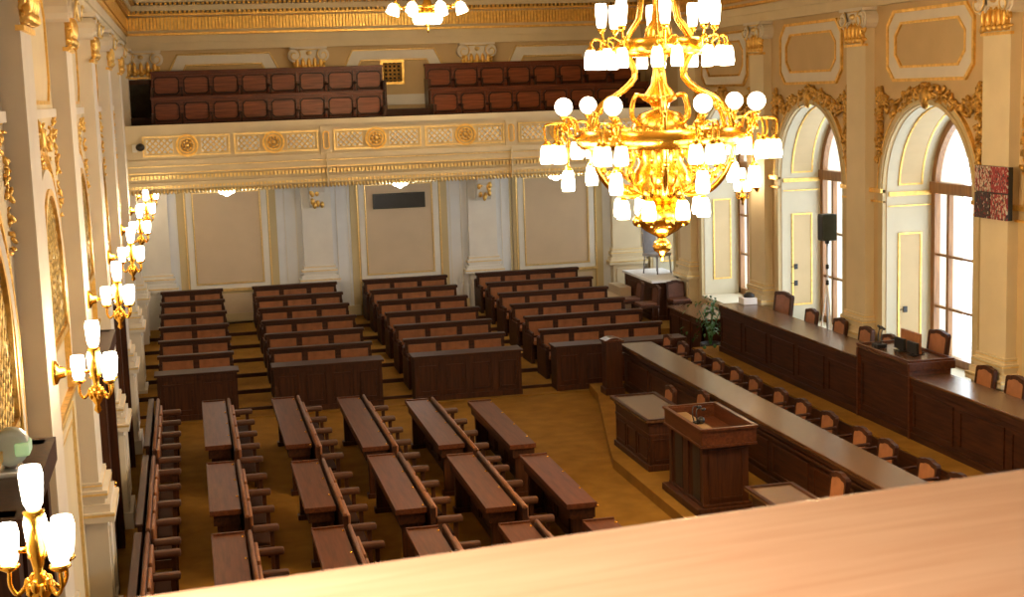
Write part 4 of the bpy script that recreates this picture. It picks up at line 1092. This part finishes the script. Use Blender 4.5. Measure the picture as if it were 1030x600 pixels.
light('chandelier_light', 'POINT', (0, -.45, 6.85), 70, (1, .72, .40), .15, t); light('chandelier_light', 'POINT', (0, 0, 7.75), 50, (1, .72, .40), .15, t)

# ------------------------------------------------------------------ near gallery rail in front of the camera
t = thing('gallery_handrail', 'broad varnished wooden handrail of the near gallery in the foreground', 'handrail', (.33, 1.08, 5.25), rz=math.radians(7.0))
mb = MB(); mb.box(-1.5, 5.0, -.46, .0, -.06, .0, .012); mb.build('rail_top', 'rail', t)
mb = MB(); mb.box(-1.5, 5.0, -.36, -.10, -.85, -.06); mb.build('parapet', 'cream', t)
mb = MB(); mb.box(XL, XR, YN, .9, 4.1, 4.3); struct(mb.build('trim_8', 'dwood_x'), 'floor of the near gallery under the camera', 'floor')
t = thing('rail_fill', 'added unseen brass globe lamp that brightens the near gallery rail', 'lamp', (-.50, .76, 5.25))  # unseen lamp, added to brighten the left end of the rail
mb = MB(); mb.lathe([(.09, 0), (.085, .02), (.03, .05), (.014, .09), (.012, .32), (.03, .36), (.05, .40)], n=16); mb.build('standard', 'brass', t)
mb = MB(); mb.blob((0, 0, .51), (.12, .12, .12), None, 18, 12); mb.build('globe', 'shade', t)
light('rail_fill_light', 'POINT', (.13, .09, .51), 66, (1, .92, .80), .08, t)

# ------------------------------------------------------------------ sky and daylight
w = bpy.data.worlds.new('World'); scene.world = w; w.use_nodes = True
bg = w.node_tree.nodes['Background']; bg.inputs['Color'].default_value = (.82, .91, 1, 1); bg.inputs['Strength'].default_value = 5.2
for i, (c, h) in enumerate(zip(CW, HW)):
    l = bpy.data.lights.new('window_portal', 'AREA'); l.shape = 'RECTANGLE'; l.size = 2*h; l.size_y = SPR+h-SILL; l.cycles.is_portal = True
    o = bpy.data.objects.new('window_portal', l); COL.objects.link(o); o.location = (XR+1.37, c, (SPR+h+SILL)/2)
    o.rotation_euler = Matrix(((0, 0, 1), (1, 0, 0), (0, 1, 0))).to_euler()   # local -z faces the room

# ------------------------------------------------------------------ camera
F, PT, RL, YW = 1439.2, .1435376, -.0331186, .2205902
cy, sy = math.cos(YW), math.sin(YW)
fw_ = Vector((sy*math.cos(PT), cy*math.cos(PT), -math.sin(PT))); rt = Vector((cy, -sy, 0)); up = rt.cross(fw_)
c, s = math.cos(RL), math.sin(RL)
r2, u2 = c*rt+s*up, -s*rt+c*up
cam = bpy.data.cameras.new('camera'); co = bpy.data.objects.new('camera', cam); COL.objects.link(co)
cam.sensor_width = 36; cam.lens = F/1030*36; cam.clip_start = .05; cam.clip_end = 200
Rm = Matrix((r2, u2, -fw_)).transposed().to_4x4(); Rm.translation = Vector((0, 0, 5.6)); co.matrix_world = Rm
cam.dof.use_dof = True; cam.dof.focus_distance = 20; cam.dof.aperture_fstop = 16
scene.camera = co

vs = scene.view_settings
vs.view_transform = 'Standard'; vs.look = 'None'; vs.gamma = 1; vs.use_curve_mapping = False
vs.exposure = 0.3
